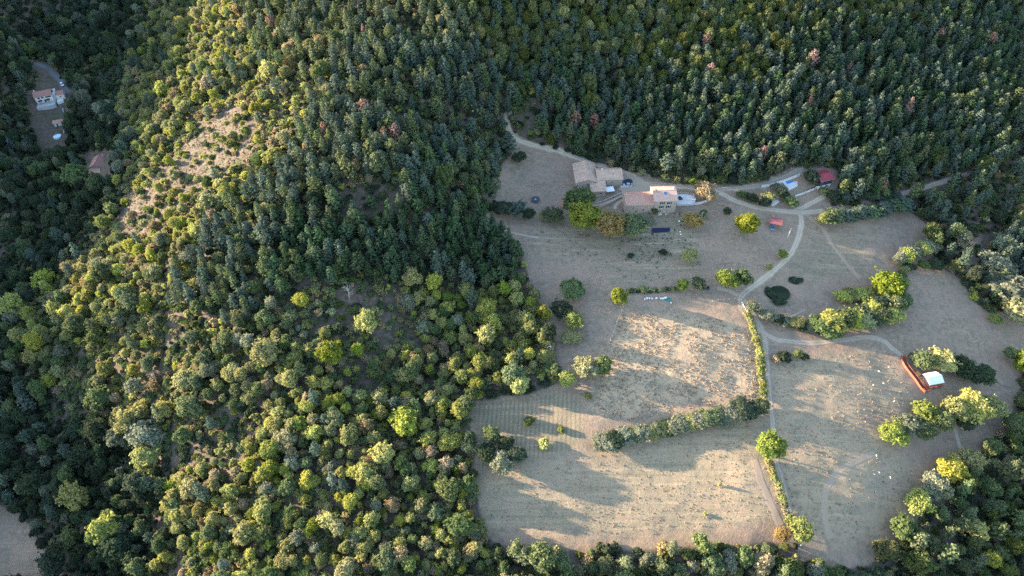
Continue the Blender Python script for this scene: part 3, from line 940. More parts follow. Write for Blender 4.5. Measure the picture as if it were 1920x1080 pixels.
# garden hut with its white terrace
o_ = at(1447, 381)
hut = empty('garden_hut', o_, 'white walled garden terrace with a dark-roofed shelter and red awning', 'shelter', rz=math.radians(30))
MB().plate([(-1.2, -1.6), (3.8, -1.2), (3.9, 3.2), (-.9, 3.1)], -1.8, .25).build('terrace', 'white', hut)
MB().box(-.8, 1.3, .253, 1.6, 2.9, 2.1).build('wall', 'plaster', hut)
MB().prism([(.95, 2.1), (3.2, 2.45), (3.2, 2.55), (.95, 2.2)], -1.1, 1.0).build('roof', 'navy', hut)
MB().prism([(-.35, 1.75), (.94, 2.12), (.94, 2.17), (-.35, 1.8)], -1.1, .8).build('awning', 'redcloth', hut)
for x in (-1.0, .7): MB().cyl(x, -.3, .253, 1.77, .04, n=6).build('post', 'metal', hut)
MB().box(1.7, 2.6, .253, 3.6, 2.8, 1.3).build('parapet', 'white', hut)

# carport with a red roof
o_ = at(1441, 424)
cp = empty('carport', o_, 'open shed with faded red sheet roof beside the gravel track', 'carport', rz=math.radians(-17))
MB().prism([(-.4, 2.05), (3.6, 2.75), (3.6, 2.82), (-.4, 2.12)], -.3, 5.6).build('roof', 'sheet_pinkred', cp)
for x in (0, 5.2):
    for y, t in ((0, 2.1), (3.2, 2.68)):
        MB().box(x - .08, y - .08, -1.5, x + .08, y + .08, t).build('post', 'wood', cp)
MB().box(-.05, 3.3, -1.5, 5.3, 3.4, 2.6).build('back_wall', 'dark', cp)

# little orange-roofed shed under the walnut trees
o_ = at(1053, 389)
sh = empty('garden_shed', o_, 'tiny shed with bright orange roof beside the big green trees', 'shed', rz=math.radians(-8))
MB().box(0, 0, -1, 1.9, 2.2, 1.7).build('wall', 'concrete_grey', sh)
MB().prism([(-.25, 1.68), (2.5, 2.1), (2.5, 2.18), (-.25, 1.76)], -.2, 2.1).build('roof', 'sheet_orange', sh)
opening(sh, 'door', .95, 0, .8, 1.5, 0, frame='wood', pane='wood')

# ------------------------------------------------------------------ tent lodge with rust-red deck
o_ = at(1738, 727)
lo = empty('tent_lodge', o_, 'safari tent with white canvas roof on a rust-red timber deck', 'tent', rz=math.radians(11))
MB().box(0, -.9, .55, 6.3, 5.0, .7).build('deck', 'rust', lo)
for x in (.2, 3.1, 6.1):
    for y in (-.7, 2.0, 4.8): MB().box(x - .08, y - .08, -2.2, x + .08, y + .08, .55).build('post', 'rust', lo)
MB().prism([(.25, .703), (.25, 2.35), (2.5, 3.55), (4.75, 2.35), (4.75, .703)], .8, 6.0).build('tent_wall', 'plaster', lo)
MB().prism([(-.3, 2.12), (2.5, 3.6), (5.3, 2.12), (5.3, 2.17), (2.5, 3.66), (-.3, 2.17)], .1, 6.5).build('canvas_roof', 'canvas', lo)
for x in (.2, 6.2):
    for y in (-.15, 5.0): MB().cyl(x, y, .703, 2.2, .05, n=6).build('pole', 'wood', lo)
rl = MB()
for k in range(15): rl.box(.05 + k * .44, -.88, .703, .1 + k * .44, -.83, 1.55)
rl.box(0, -.9, 1.55, 6.3, -.8, 1.62); rl.build('railing', 'rust', lo)
MB().box(-2.6, -1.9, .35, -.003, 4.2, .5).build('side_deck', 'rust', lo)
for x, y in ((-2.4, -1.7), (-2.4, 4.0), (-.2, -1.7)): MB().box(x - .08, y - .08, -2, x + .08, y + .08, .35).build('post', 'rust', lo)
for k, (p, q) in enumerate((((-2.55, -1.8), (-2.55, 2.2)), ((-2.55, -1.85), (-.1, -1.85)))):
    m = MB(); d = Vector(q) - Vector(p); n = int(d.length / .4)
    for i in range(n + 1):
        c = Vector(p) + d * i / n; m.box(c.x - .03, c.y - .03, .503, c.x + .03, c.y + .03, 1.35)
    m.bar((*p, 1.38), (*q, 1.38), .05); m.build('railing', 'rust', lo)
an = empty('washroom_cabin', lo.matrix_basis @ Vector((-2.1, 4.6, .3)), 'small orange wooden cabin at the top of the tent deck', 'cabin', rz=math.radians(30))
MB().box(0, 0, -2, 1.9, 1.6, 1.7).build('wall', 'rust', an)
MB().prism([(-.15, 1.68), (1.8, 1.95), (1.8, 2.03), (-.15, 1.76)], -.15, 2.05).build('roof', 'orange', an)
opening(an, 'door', .95, 0, .75, 1.55, 0, frame='wood', pane='rust')
# walkway
line = smooth_line([tuple(at(*p)[:2]) for p in ((1692, 669), (1698, 687), (1709, 702), (1719, 715), (1727, 727), (1735, 735))], .5)
zs = ground(line[:, 0], line[:, 1]) + .45
org = Vector((line[0, 0], line[0, 1], float(zs[0])))
wk = empty('boardwalk', org, 'rust-red timber boardwalk with side boards winding down to the tent', 'walkway')
T = np.gradient(line, axis=0); T /= np.linalg.norm(T, axis=1, keepdims=True); Nn = np.stack([-T[:, 1], T[:, 0]], -1)
pl = None
for i in range(0, len(line) - 1):
    c = line[i] - np.array(org.xy); ang = math.atan2(T[i, 1], T[i, 0])
    if pl is None:
        pl = MB().box(-.22, -.75, -.06, .22, .75, 0).build('plank', 'rust', wk)
        q = pl
    else:
        q = pl.copy(); COL.objects.link(q)
    q.location = (c[0], c[1], float(zs[i]) - org.z); q.rotation_euler = (0, 0, ang)
for s, hgt in ((.8, .85), (-.8, .85)):
    m = MB()
    for i in range(0, len(line) - 1, 1):
        a = line[i] + Nn[i] * s - np.array(org.xy); b = line[i + 1] + Nn[i + 1] * s - np.array(org.xy)
        za, zb = float(zs[i]) - org.z, float(zs[i + 1]) - org.z
        n_ = Nn[i] * .05
        bb = len(m.v)
        m.v += [(a[0] - n_[0], a[1] - n_[1], za - .3), (b[0] - n_[0], b[1] - n_[1], zb - .3), (b[0] + n_[0], b[1] + n_[1], zb - .3), (a[0] + n_[0], a[1] + n_[1], za - .3),
                (a[0] - n_[0], a[1] - n_[1], za + hgt), (b[0] - n_[0], b[1] - n_[1], zb + hgt), (b[0] + n_[0], b[1] + n_[1], zb + hgt), (a[0] + n_[0], a[1] + n_[1], za + hgt)]
        m.f += [tuple(bb + k for k in q) for q in ((3, 2, 1, 0), (4, 5, 6, 7), (0, 1, 5, 4), (1, 2, 6, 5), (2, 3, 7, 6), (3, 0, 4, 7))]
    m.build('side_board', 'rust', wk)

# ------------------------------------------------------------------ houses in the valley
o_ = at(70, 194)
vh = empty('valley_house', o_, 'white house with dull red roof on the shaded valley floor', 'house', rz=math.radians(24)); vh.scale = (.84, .84, .84)
gable(vh, 0, 12.0, 0, 8.6, 5.2, 1.9, 'white', 'tile_dull', ov=.5)
for x in (2.6, 5.4, 8.2, 10.3): opening(vh, 'window', x, 3.2, .9, 1.2, 0, shutters='dark', frame='plaster')
for x in (3.4, 8.8): opening(vh, 'window', x, .6, 1.1, 1.4, 0, frame='plaster')
opening(vh, 'door', 6.1, 0, 1.2, 2.1, 0, frame='plaster', pane='dark')
chimney(vh, 1.0, 5.4, 6.2, 7.9, .7, 'white')
ax_ = MB().box(12.003, .8, -3, 14.6, 8.4, 5.0).build('stair_block', 'concrete_grey', vh)
MB().box(11.9, .7, 5.003, 14.7, 8.5, 5.15).build('flat_roof', 'concrete_grey', ax_)
MB().box(12.4, 3.2, 5.153, 13.3, 4.0, 6.4).build('chimney', 'dark', ax_)
gable(vh, 14.603, 20.0, .2, 6.6, 3.6, 1.3, 'plaster', 'tile_dull', ov=.3)
opening(vh, 'window', 17.2, 1.2, 1.0, 1.1, .2, frame='white')
MB().plate([(-.5, -6.5), (12.5, -6.2), (13.0, -.06), (.2, -.06)], -3.5, -.1).build('terrace', 'concrete_grey', vh)
MB().plate([(14.0, -4.0), (18.5, -3.6), (18.6, -.05), (14.2, -.05)], -3, .1).build('side_terrace', 'white', vh)
for i, (x, y) in enumerate(((3.0, -1.6), (8.4, -1.7))):
    pa_ = empty('parasol', vh.matrix_basis @ Vector((x, y, -.1)), ('dark parasol nearest the white gable on the valley house terrace', 'dark parasol by the door of the white valley house')[i], 'parasol', 'parasols on the valley house terrace')
    MB().cyl(0, 0, 0, 2.2, .04, n=6).build('pole', 'metal', pa_); MB().cyl(0, 0, 2.0, 2.5, 1.5, .05, 8).build('canopy', 'dark', pa_)
o_ = at(103, 238)
oh = empty('outbuilding', o_, 'small outbuilding with terracotta roof and white gable below the valley house', 'outbuilding', rz=math.radians(22)); oh.scale = (.9, .9, .9)
gable(oh, 0, 6.6, 0, 4.2, 2.6, .9, 'white', 'tile_terra', ov=.3)
opening(oh, 'door', 2.0, 0, 1.0, 1.9, 0, frame='white', pane='dark'); opening(oh, 'window', 5.0, 1.0, .8, .9, 0, frame='white')
ribbon_wall('lane_wall', [(119, 205), (121, 222), (121, 240), (121, 252)], 1.0, .3, 'concrete_grey', 'narrow grey wall beside the small terracotta outbuilding')
o_ = at(108.5, 258)
rp = empty('round_pool', o_, 'round above-ground pool with pale blue water below the valley house', 'pool')
m = MB()
for k in range(24):
    t0, t1 = 6.28318 * k / 24, 6.28318 * (k + 1) / 24
    b = len(m.v)
    for t in (t0, t1):
        for rr in (2.25, 2.4):
            for z in (-.6, 1.15): m.v.append((rr * math.cos(t), rr * math.sin(t), z))
    m.f += [(b, b + 1, b + 5, b + 4), (b + 2, b + 6, b + 7, b + 3), (b + 1, b + 3, b + 7, b + 5)]
m.build('rim', 'white', rp)
MB().cyl(0, 0, -.3, 1.0, 2.26, n=24).build('water', 'poolpale', rp)
MB().bar((1.9, 1.3, 1.1), (2.6, 1.7, -.3), .05).bar((1.6, 1.6, 1.1), (2.3, 2.1, -.3), .05).build('ladder', 'metal', rp)
o_ = at(172, 324)
co = empty('stone_cottage', o_, 'stone cottage with red roof and grey-roofed annex on the wooded valley side', 'cottage', rz=math.radians(6))
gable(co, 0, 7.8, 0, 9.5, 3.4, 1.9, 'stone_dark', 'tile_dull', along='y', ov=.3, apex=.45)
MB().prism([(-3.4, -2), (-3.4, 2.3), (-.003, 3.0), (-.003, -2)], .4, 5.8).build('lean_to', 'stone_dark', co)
MB().prism([(-3.7, 2.25), (-.31, 3.02), (-.31, 3.2), (-3.7, 2.42)], .2, 6.0).build('lean_to_roof', 'tile_terra', co)
MB().prism([(-5.2, -2.5), (-5.2, 2.4), (-1.2, 3.0), (-1.2, -2.5)], 5.803, 10.2).build('annex', 'stone', co)
MB().prism([(-5.5, 2.36), (-1.0, 3.03), (-1.0, 3.22), (-5.5, 2.55)], 6.003, 10.5).build('annex_roof', 'tile_pale', co)
opening(co, 'window', 2.2, 1.0, .7, .9, -3.4, frame='wood'); opening(co, 'door', 8.0, -.2, .9, 1.8, -5.2, frame='wood', pane='wood')
chimney(co, 6.0, 8.6, 4.0, 5.8, .6)
# ------------------------------------------------------------------ vehicles
def car(loc, rz, paint, label, van=False, group=None):
    t = empty('car', loc, label, 'car', group, rz)
    L_, Wd, H_ = (4.3, 1.75, 1.5)
    prof = [(-2.15, .3), (-2.15, .72), (-2.05, .85), (-1.0, .93), (1.65, .95), (2.08, .88), (2.12, .3)]
    MB().prism(prof, -.86, .86, 'y').build('body', paint, t, bevel=.07)
    cab = MB(); b = 0
    lo = [(-1.15, -.80), (1.75, -.80), (1.75, .80), (-1.15, .80)]; hi = [(-.45, -.62), (1.35, -.62), (1.35, .62), (-.45, .62)]
    if not van:
        hi = [(-.40, -.62), (1.05, -.62), (1.05, .62), (-.40, .62)]
    cab.v = [(x, y, .94) for x, y in lo] + [(x, y, 1.46) for x, y in hi]
    cab.f = [(0, 1, 5, 4), (1, 2, 6, 5), (2, 3, 7, 6), (3, 0, 4, 7), (3, 2, 1, 0)]
    cab.build('windows', 'glass', t)
    rf = MB(); e = .05
    rf.v = [(x + (e if x > 0 else -e), y + (e if y > 0 else -e), 1.463) for x, y in hi] + [(x, y, 1.53) for x, y in hi]
    rf.f = [(0, 1, 5, 4), (1, 2, 6, 5), (2, 3, 7, 6), (3, 0, 4, 7), (4, 5, 6, 7), (3, 2, 1, 0)]
    rf.build('roof', paint, t)
    for x in (-1.35, 1.3):
        for y in (-.80, .80):
            V_, F_ = [], []
            n = 14
            for yy in (y - .11, y + .11):
                for k in range(n): V_.append((x + .32 * math.cos(6.28318 * k / n), yy, .32 + .32 * math.sin(6.28318 * k / n)))
            F_ = [tuple(range(n)), tuple(range(2 * n - 1, n - 1, -1))] + [(k, (k + 1) % n, n + (k + 1) % n, n + k) for k in range(n)]
            m = MB(); m.v = V_; m.f = F_
            wl = m.build('wheel', 'black', t)
            s = 1 if y > 0 else -1
            r_ = MB(); r_.v = [(x + .19 * math.cos(6.28318 * k / 10), y + s * d, .32 + .19 * math.sin(6.28318 * k / 10)) for d in (.10, .125) for k in range(10)]
            r_.f = [tuple(range(10)), tuple(range(19, 9, -1))] + [(k, (k + 1) % 10, 10 + (k + 1) % 10, 10 + k) for k in range(10)]
            r_.build('rim', 'metal', wl)
    for y in (-.62, .62):
        MB().box(-2.19, y - .16, .66, -2.12, y + .16, .8).build('headlight', 'lamp', t)
        MB().box(2.09, y - .14, .68, 2.15, y + .14, .84).build('tail_light', 'tail', t)
    return t


def cara(px, py, lift=.12):
    p = at(px, py); p.z += lift; return p


car(cara(1177, 342), math.radians(5), 'cardark', 'dark estate car parked between the barn wall and the silver car')
car(cara(1176, 349), math.radians(2), 'carsilver', 'silver-blue car parked in front of the dark car')
car(cara(1448, 428, .05), math.radians(75), 'carblue', 'blue car parked under the red carport roof')
car(cara(117, 160, .2), math.radians(-52 + 180), 'carwhite', 'white car parked on the grey lane by the valley house', True)

# ------------------------------------------------------------------ solar array
o_ = at(1222.5, 437)
so_ = empty('solar_array', o_, 'row of dark blue solar panels tilted on a ground frame in the meadow', 'solar panels', rz=math.radians(1.5))
fr = MB().bar((0, 0, .35), (8.3, 0, .35), .04).bar((0, 1.7, 1.35), (8.3, 1.7, 1.35), .04)
for x in (.3, 2.9, 5.5, 8.1): fr.bar((x, 0, -.4), (x, 0, .35), .04).bar((x, 1.7, -.4), (x, 1.7, 1.35), .04)
fr.build('frame', 'metal', so_)
pn = None
for k in range(8):
    if pn is None:
        m = MB(); m.prism([(-.1, .40), (1.85, 1.46), (1.83, 1.50), (-.12, .44)], 0, 1.0); pn = m.build('panel', 'solar', so_); q = pn
    else:
        q = pn.copy(); COL.objects.link(q)
    q.location = (k * 1.035, 0, 0)
# trampoline
o_ = at(1004, 376)
tr = empty('trampoline', o_, 'round dark blue garden trampoline on the dry grass west of the barn', 'trampoline')
MB().cyl(0, 0, .80, .82, 1.65, n=24).build('mat', 'trampoline', tr)
m = MB()
for k in range(24):
    t0, t1 = 6.28318 * k / 24, 6.28318 * (k + 1) / 24; b = len(m.v)
    for t in (t0, t1):
        for rr, z in ((1.66, .80), (1.66, .88), (2.05, .88), (2.05, .80)): m.v.append((rr * math.cos(t), rr * math.sin(t), z))
    m.f += [(b + i, b + (i + 1) % 4, b + 4 + (i + 1) % 4, b + 4 + i) for i in range(4)]
m.build('edge_pad', 'navy', tr)
for k in range(6):
    t = 6.28318 * k / 6 + .2; MB().bar((1.95 * math.cos(t), 1.95 * math.sin(t), -.3), (1.95 * math.cos(t), 1.95 * math.sin(t), .8), .04).build('leg', 'metal', tr)
MB().cyl(0, 0, .823, .83, .45, n=16).build('centre_mark', 'concrete_grey', tr)

# ------------------------------------------------------------------ beehives in a row
LB = ['westernmost pale hive, a little apart at the end of the row', 'pale blue hive with a wide flat lid, second in the row', 'pale hive beside the wide-lidded one', 'single white hive in the middle of the row', 'wide pale double hive right of the middle', 'white hive just left of the long pale stack', 'long pale hive box at the east end', 'tallest pale hive beside the teal tarpaulin']
for i, (px, py, w, h) in enumerate(((1208.5, 562.5, .5, .6), (1213, 560.5, .85, .55), (1217.3, 560.5, .5, .55), (1222.5, 561, .5, .5), (1230.5, 560.5, .85, .55), (1238, 561, .5, .6), (1242, 561, .9, .6), (1247, 560, 1.1, .75))):
    p = at(px, py)
    b_ = empty('beehive', p, LB[i], 'beehive', 'row of beehives by the lit meadow', rz=math.radians(4))
    MB().box(-w / 2, -.25, .0, w / 2, .25, .18).build('stand', 'wood', b_)
    MB().box(-w / 2, -.25, .183, w / 2, .25, h).build('box', 'hive', b_)
    MB().box(-w / 2 - .04, -.29, h + .003, w / 2 + .04, .29, h + .1).build('lid', 'white', b_)
p = at(1253, 562)
tp = empty('tarpaulin_heap', p, 'teal tarpaulin thrown over a heap at the end of the hives', 'tarpaulin')
m = MB(); m.v = []
import itertools
n = 9
hh = np.random.default_rng(4).random((n, n))
for i in range(n):
    for j in range(n):
        x, y = (i / (n - 1) - .5) * 2.2, (j / (n - 1) - .5) * 1.7
        z = .75 * max(0, 1 - (abs(x) / 1.1) ** 3) * max(0, 1 - (abs(y) / .85) ** 3) + .12 * hh[i, j]
        m.v.append((x, y, z - .05))
m.f = [(i * n + j, (i + 1) * n + j, (i + 1) * n + j + 1, i * n + j + 1) for i in range(n - 1) for j in range(n - 1)]
m.build('sheet', 'teal', tp)
MB().box(-.7, -.5, -.2, .7, .5, .5).build('heap', 'wood', tp)
p = at(1326, 541)
wt = empty('water_trough', p, 'dark blue plastic trough at the end of the hedge', 'trough', rz=.1)
m = MB().box(-.9, -.6, 0, .9, -.5, .6).box(-.9, .5, 0, .9, .6, .6).box(-.9, -.497, 0, -.8, .497, .6).box(.8, -.497, 0, .9, .497, .6); m.build('tub', 'bluebox', wt)
MB().box(-.797, -.497, .0, .797, .497, .45).build('water', 'pondwater', wt)

# ------------------------------------------------------------------ utility poles
def pole(px, py, h, label, lean=0.0):
    t = empty('utility_pole', at(px, py), label, 'pole')
    MB().cyl(0, 0, -.5, h, .14, .09, 8).build('shaft', 'whitewall', t)
    MB().box(-.5, -.05, h - .5, .5, .05, h - .4).build('crossarm', 'wood', t)
    for x in (-.4, .4): MB().cyl(x, 0, h - .4, h - .2, .05, .04, 6).build('insulator', 'white', t)
    t.rotation_euler = (0, lean, 0)


pole(1312.5, 418.5, 6.6, 'pale utility pole beside the small yellow tree below the terrace')
pole(1476.5, 446, 6.0, 'pale utility pole in the rough grass by the track junction')
pole(1680.5, 491, 4.5, 'short pale pole at the foot of the slanting hedge')
pole(1500.5, 1024, 5.0, 'pale pole at the bottom corner of the eastern meadow')

# ------------------------------------------------------------------ wire fences
def fence(pix, label, sp=3.0, h=1.15, mat='whitewall'):
    line = smooth_line([tuple(at(*p)[:2]) for p in pix], .5)
    s = np.concatenate([[0], np.cumsum(np.linalg.norm(np.diff(line, axis=0), axis=1))])
    n = max(2, int(s[-1] / sp) + 1)
    q = np.stack([np.interp(np.linspace(0, s[-1], n), s, line[:, k]) for k in (0, 1)], -1)
    zq = ground(q[:, 0], q[:, 1])
    t = empty('wire_fence', (q[0, 0], q[0, 1], float(zq[0])), label, 'fence')
    o3 = np.array([q[0, 0], q[0, 1], zq[0]])
    pm = None
    for i in range(n):
        c = np.array([*q[i], zq[i]]) - o3
        if pm is None: pm = MB().cyl(0, 0, -.3, h, .07, n=6).build('post', mat, t); u = pm
        else: u = pm.copy(); COL.objects.link(u)
        u.location = c
    m = MB()
    for zz in (h * .45, h * .92):
        for i in range(n - 1):
            a = np.array([*q[i], zq[i] + zz]) - o3; b = np.array([*q[i + 1], zq[i + 1] + zz]) - o3
            m.bar(a, b, .02, 3)
    m.build('wire', 'metal', t)


fence([(1169, 576), (1162, 592), (1155, 610), (1149, 628), (1144, 640)], 'white-posted wire fence along the west edge of the tussocky meadow', 2.2)
fence([(1335, 566), (1352, 564), (1370, 563), (1384, 562), (1396, 580), (1408, 600)], 'wire fence turning the corner above the tussocky meadow', 2.4)
fence([(1412, 606), (1420, 640), (1426, 690), (1430, 740)], 'wire fence down the east side of the tussocky meadow', 3.0, mat='wood')
fence([(1170, 480), (1171, 510), (1170, 535)], 'short wire fence across the paddock above the lone round tree', 2.6, mat='wood')

# ------------------------------------------------------------------ grazing animals
def animal(name, cat, px, py, rz, mat, label, group, sc=1.0, wool=True):
    t = empty(name, at(px, py), label, cat, group, rz); t.scale = (sc,) * 3
    P_ = [(0, 0, .55), (.32, 0, .56), (-.36, 0, .55), (.50, 0, .66), (.66, 0, .52), (.80, 0, .36)]
    E = [(0, 1), (0, 2), (1, 3), (3, 4), (4, 5)]
    R_ = [.23, .22, .22, .13, .12, .06] if wool else [.17, .18, .16, .11, .11, .05]
    for x in (.3, -.34):
        for y in (-.13, .13):
            b = len(P_); P_ += [(x, y, .36), (x + (.0 if x > 0 else -.05), y, .2), (x, y, .0)]; R_ += [.08, .045, .04]
            E += [(1 if x > 0 else 2, b), (b, b + 1), (b + 1, b + 2)]
    b = len(P_); P_ += [(-.56, 0, .55), (-.64, 0, .36)]; R_ += [.06, .04]; E += [(2, b), (b, b + 1)]
    me = bpy.data.meshes.new(cat + '_body'); me.from_pydata(P_, E, [])
    me.materials.append(M[mat])
    o = obj('body', me, t)
    sk_ = o.modifiers.new('skin', 'SKIN')
    for v, r_ in zip(me.skin_vertices[0].data, R_): v.radius = (r_, r_)
    me.skin_vertices[0].data[0].use_root = True
    o.modifiers.new('smooth', 'SUBSURF').levels = 1
    for y in (-.1, .1): MB().bar((.62, y, .62), (.58, y * 2.1, .60), .03, 4).build('ear', mat, t)


SH = [(1666, 689, .4, 'white sheep by the pale grass at the foot of the boardwalk'), (1648, 697, 2.5, 'white sheep uphill in the shadow band west of the boardwalk'), (1637, 723, 1.2, 'lone white sheep left of its long shadow in the eastern meadow'), (1657, 719.5, 3.0, 'white sheep lying broadside below the shadow band'),
      (1676, 753, .8, 'white sheep close to the yellow end of the long hedge'), (1643, 855, 1.6, 'white sheep on the sunlit edge below the yellow hedge'), (1639, 890.5, 2.4, 'western sheep of the three grazing in the broad shadow'), (1648, 886.5, 2.4, 'middle sheep of the three grazing in the broad shadow'), (1669, 896, 1.5, 'eastern sheep of the three grazing in the broad shadow')]
for px, py, rz_, lb in SH:
    animal('sheep', 'sheep', px, py, rz_, 'wool', lb, 'sheep grazing the eastern meadow', .62)
animal('dog', 'animal', 1089, 442, 3.3, 'blackfur', 'black animal walking on the grass left of the other black one', 'black animals below the big trees', 1.0, False)
animal('dog', 'animal', 1099, 442.5, 1.2, 'blackfur', 'black animal standing among pale litter below the big trees', 'black animals below the big trees', .9, False)

# pale sacks and litter lying on the grass
for px, py, s, lb in ((1275, 435, .5, 'upper white sack on the grass right of the solar panels'), (1276.5, 440, .6, 'lower white sack on the grass right of the solar panels'), (1273, 415, .7, 'white bundle beside the small yellow tree'), (1258, 570 - 2, .5, 'white box on the grass right of the teal tarpaulin'), (1436, 361, .6, 'white round bin in the shrubs above the garden terrace')):
    p = at(px, py)
    t = empty('sack', p, lb, 'sack')
    m = MB(); V_ = []
    rr = np.random.default_rng(int(px))
    n, k = 8, 5
    for i in range(k):
        f = i / (k - 1); rad = s * (.5, .62, .58, .42, .12)[i]
        for j in range(n): V_.append((rad * math.cos(6.2832 * j / n) * rr.uniform(.85, 1.15), rad * math.sin(6.2832 * j / n) * rr.uniform(.85, 1.15), f * s * 1.1 - .05))
    m.v = V_; m.f = [(i * n + j, i * n + (j + 1) % n, (i + 1) * n + (j + 1) % n, (i + 1) * n + j) for i in range(k - 1) for j in range(n)] + [tuple(range((k - 1) * n, k * n))]
    m.build('cloth', 'canvas', t, smooth=True)

# pond water
for nm, px, py, rx, ry, dz in (('pond_water', 1457, 551, 5.2, 4.6, .9), ('pond_water', 1491, 525, 3.6, 1.9, .5)):
    p = at(px, py)
    m = MB().cyl(0, 0, -.3, 0, 1.0, n=28)
    w_ = m.build(nm, 'pondwater'); w_.location = (p.x, p.y, p.z + dz); w_.scale = (rx, ry, 1); tag(w_, kind='structure')
# ------------------------------------------------------------------ tree forms
def cards(C, Nn, S_, r, flat=0.0):
    """leaf-clump faces: centres, outward normals, sizes"""
    n = len(C)
    Nn = Nn / (np.linalg.norm(Nn, axis=1, keepdims=True) + 1e-9)
    R = r.normal(size=(n, 3))
    T = np.cross(Nn, R); T /= np.linalg.norm(T, axis=1, keepdims=True) + 1e-9
    B = np.cross(Nn, T)
    s = S_[:, None]
    q = []
    for a, b in ((-1, -0.2), (0.1, -1), (1, 0.15), (-0.15, 1)):
        ja = a + r.uniform(-.3, .3, (n, 1)); jb = b + r.uniform(-.3, .3, (n, 1))
        q.append(C + (T * ja + B * jb) * s * 0.62 + Nn * s * r.uniform(-.22, .22, (n, 1)))
    V = np.stack(q, 1).reshape(-1, 3)
    F = np.arange(4 * n).reshape(n, 4)
    return V, F


def leaf_mesh(name, V, F, r, mat):
    me = mesh_np(name, V, F, [mat])
    f = np.clip(r.beta(2, 2, len(F)), 0, 1).astype(np.float32)
    me.attributes.new('leaf', 'FLOAT', 'FACE').data.foreach_set('value', f)
    return me




def broadleaf_form(seed, R=3.4, H=8.0, n=1500, lobes=13, sparse=0.0, low=0.22, size=0.42, shell=.6, rag=.2, shoots=16):
    r = np.random.default_rng(seed)
    cz = H * (0.5 + low / 2); az = H * (1 - low) / 2
    L = []
    k = 0
    g0, g1 = r.uniform(0, 6.28, 2)
    gap = lambda t: 1 - 0.28 * max(0, math.cos(t - g0)) ** 3 - 0.2 * max(0, math.cos(2 * t - g1)) ** 2
    while len(L) < lobes:
        th = 2.399963 * k + r.uniform(-.5, .5); k += 1
        zf = r.uniform(-0.8, 0.95)
        rr = math.sqrt(max(0.05, 1 - zf * zf)) * r.uniform(0.42, 0.92) * gap(th)
        L.append((rr * R * math.cos(th), rr * R * math.sin(th), cz + zf * az * 0.68, r.uniform(.20, .42) * R))
    L.append((r.uniform(-.2, .2) * R, r.uniform(-.2, .2) * R, cz + az * 0.4, 0.45 * R)); L.append((0, 0, cz, 0.55 * R))
    L = np.array(L)
    C, NN = [], []
    per = int(n * 1.7 / len(L))
    for i, (x, y, z, rad) in enumerate(L):
        d = r.normal(size=(per, 3)); d /= np.linalg.norm(d, axis=1, keepdims=True)
        d[:, 2] = np.where(d[:, 2] < -0.55, -d[:, 2], d[:, 2])
        bump = 1 + 0.13 * np.sin(d[:, 0] * 5.1 + i) * np.sin(d[:, 1] * 5.7 + 2 * i) * np.sin(d[:, 2] * 4.3 + i)
        p = np.array([x, y, z]) + d * rad * np.array([1, 1, min(1.0, az / R * 1.1)]) * bump[:, None] * r.uniform(0.68, 1.25, (per, 1))
        inside = np.zeros(per, bool)
        for j, (X, Y, Zc, rd) in enumerate(L):
            if j != i:
                inside |= ((p - np.array([X, Y, Zc])) ** 2).sum(1) < (rd * 0.8) ** 2
        p = p[~inside]; d = d[~inside]
        C.append(p); NN.append(d)
    # feathery fill between the lobes: an uneven shell around the whole crown
    m = int(n * shell)
    d = r.normal(size=(m, 3)); d /= np.linalg.norm(d, axis=1, keepdims=True)
    d = d[d[:, 2] > -0.6]
    th_ = np.arctan2(d[:, 1], d[:, 0])
    ga = np.array([gap(t) for t in th_])
    rad_ = (0.80 + 0.12 * np.sin(3 * th_ + g0) * np.cos(2.5 * d[:, 2] + g1) + 0.10 * np.sin(7 * th_ + 4 * d[:, 2] + g1)) * ga * r.uniform(1 - 2 * rag, 1 + rag * .9, len(d))
    C.append(np.stack([d[:, 0] * R * rad_, d[:, 1] * R * rad_, cz + d[:, 2] * az * rad_ * 1.02], -1)); NN.append(d + r.normal(size=d.shape) * .3)
    # shoots that break the outline
    for k in range(shoots):
        d1 = r.normal(size=3); d1[2] = abs(d1[2]) * .8 + .05; d1 /= np.linalg.norm(d1)
        q = max(6, int(n / 130)); t_ = r.uniform(.75, r.uniform(1.05, 1.3), q)[:, None]
        C.append(np.array([0, 0, cz]) + d1 * np.array([R, R, az]) * t_ * .97 + r.normal(size=(q, 3)) * R * .075); NN.append(np.tile(d1, (q, 1)) + r.normal(size=(q, 3)) * .7)
    C = np.concatenate(C); NN = np.concatenate(NN)
    if sparse:
        keep = r.random(len(C)) > sparse
        C, NN = C[keep], NN[keep]
    NN = NN + r.normal(size=NN.shape) * 0.55 + np.array([0, 0, 0.15])
    V, F = cards(C, NN, r.uniform(0.5, 1.3, len(C)) * size, r)
    limbs = [[((0, 0, -0.6), 0.05 * R + .05), ((0.05, 0, H * low), 0.045 * R + .03), ((0.1, 0.05, H * 0.55), 0.03 * R), ((0, 0.1, H * 0.8), 0.02)]]
    for k in range(6):
        x, y, z, rad = L[(k * 2) % lobes]
        limbs.append([((0.05, 0, H * (low + 0.05 * k * 0.5)), 0.03 * R), ((x * .5, y * .5, z * .6 + H * low * .4), 0.02 * R), ((x, y, z), 0.015)])
    tv, tf = tube(limbs)
    return (V, F, r), (tv, tf)


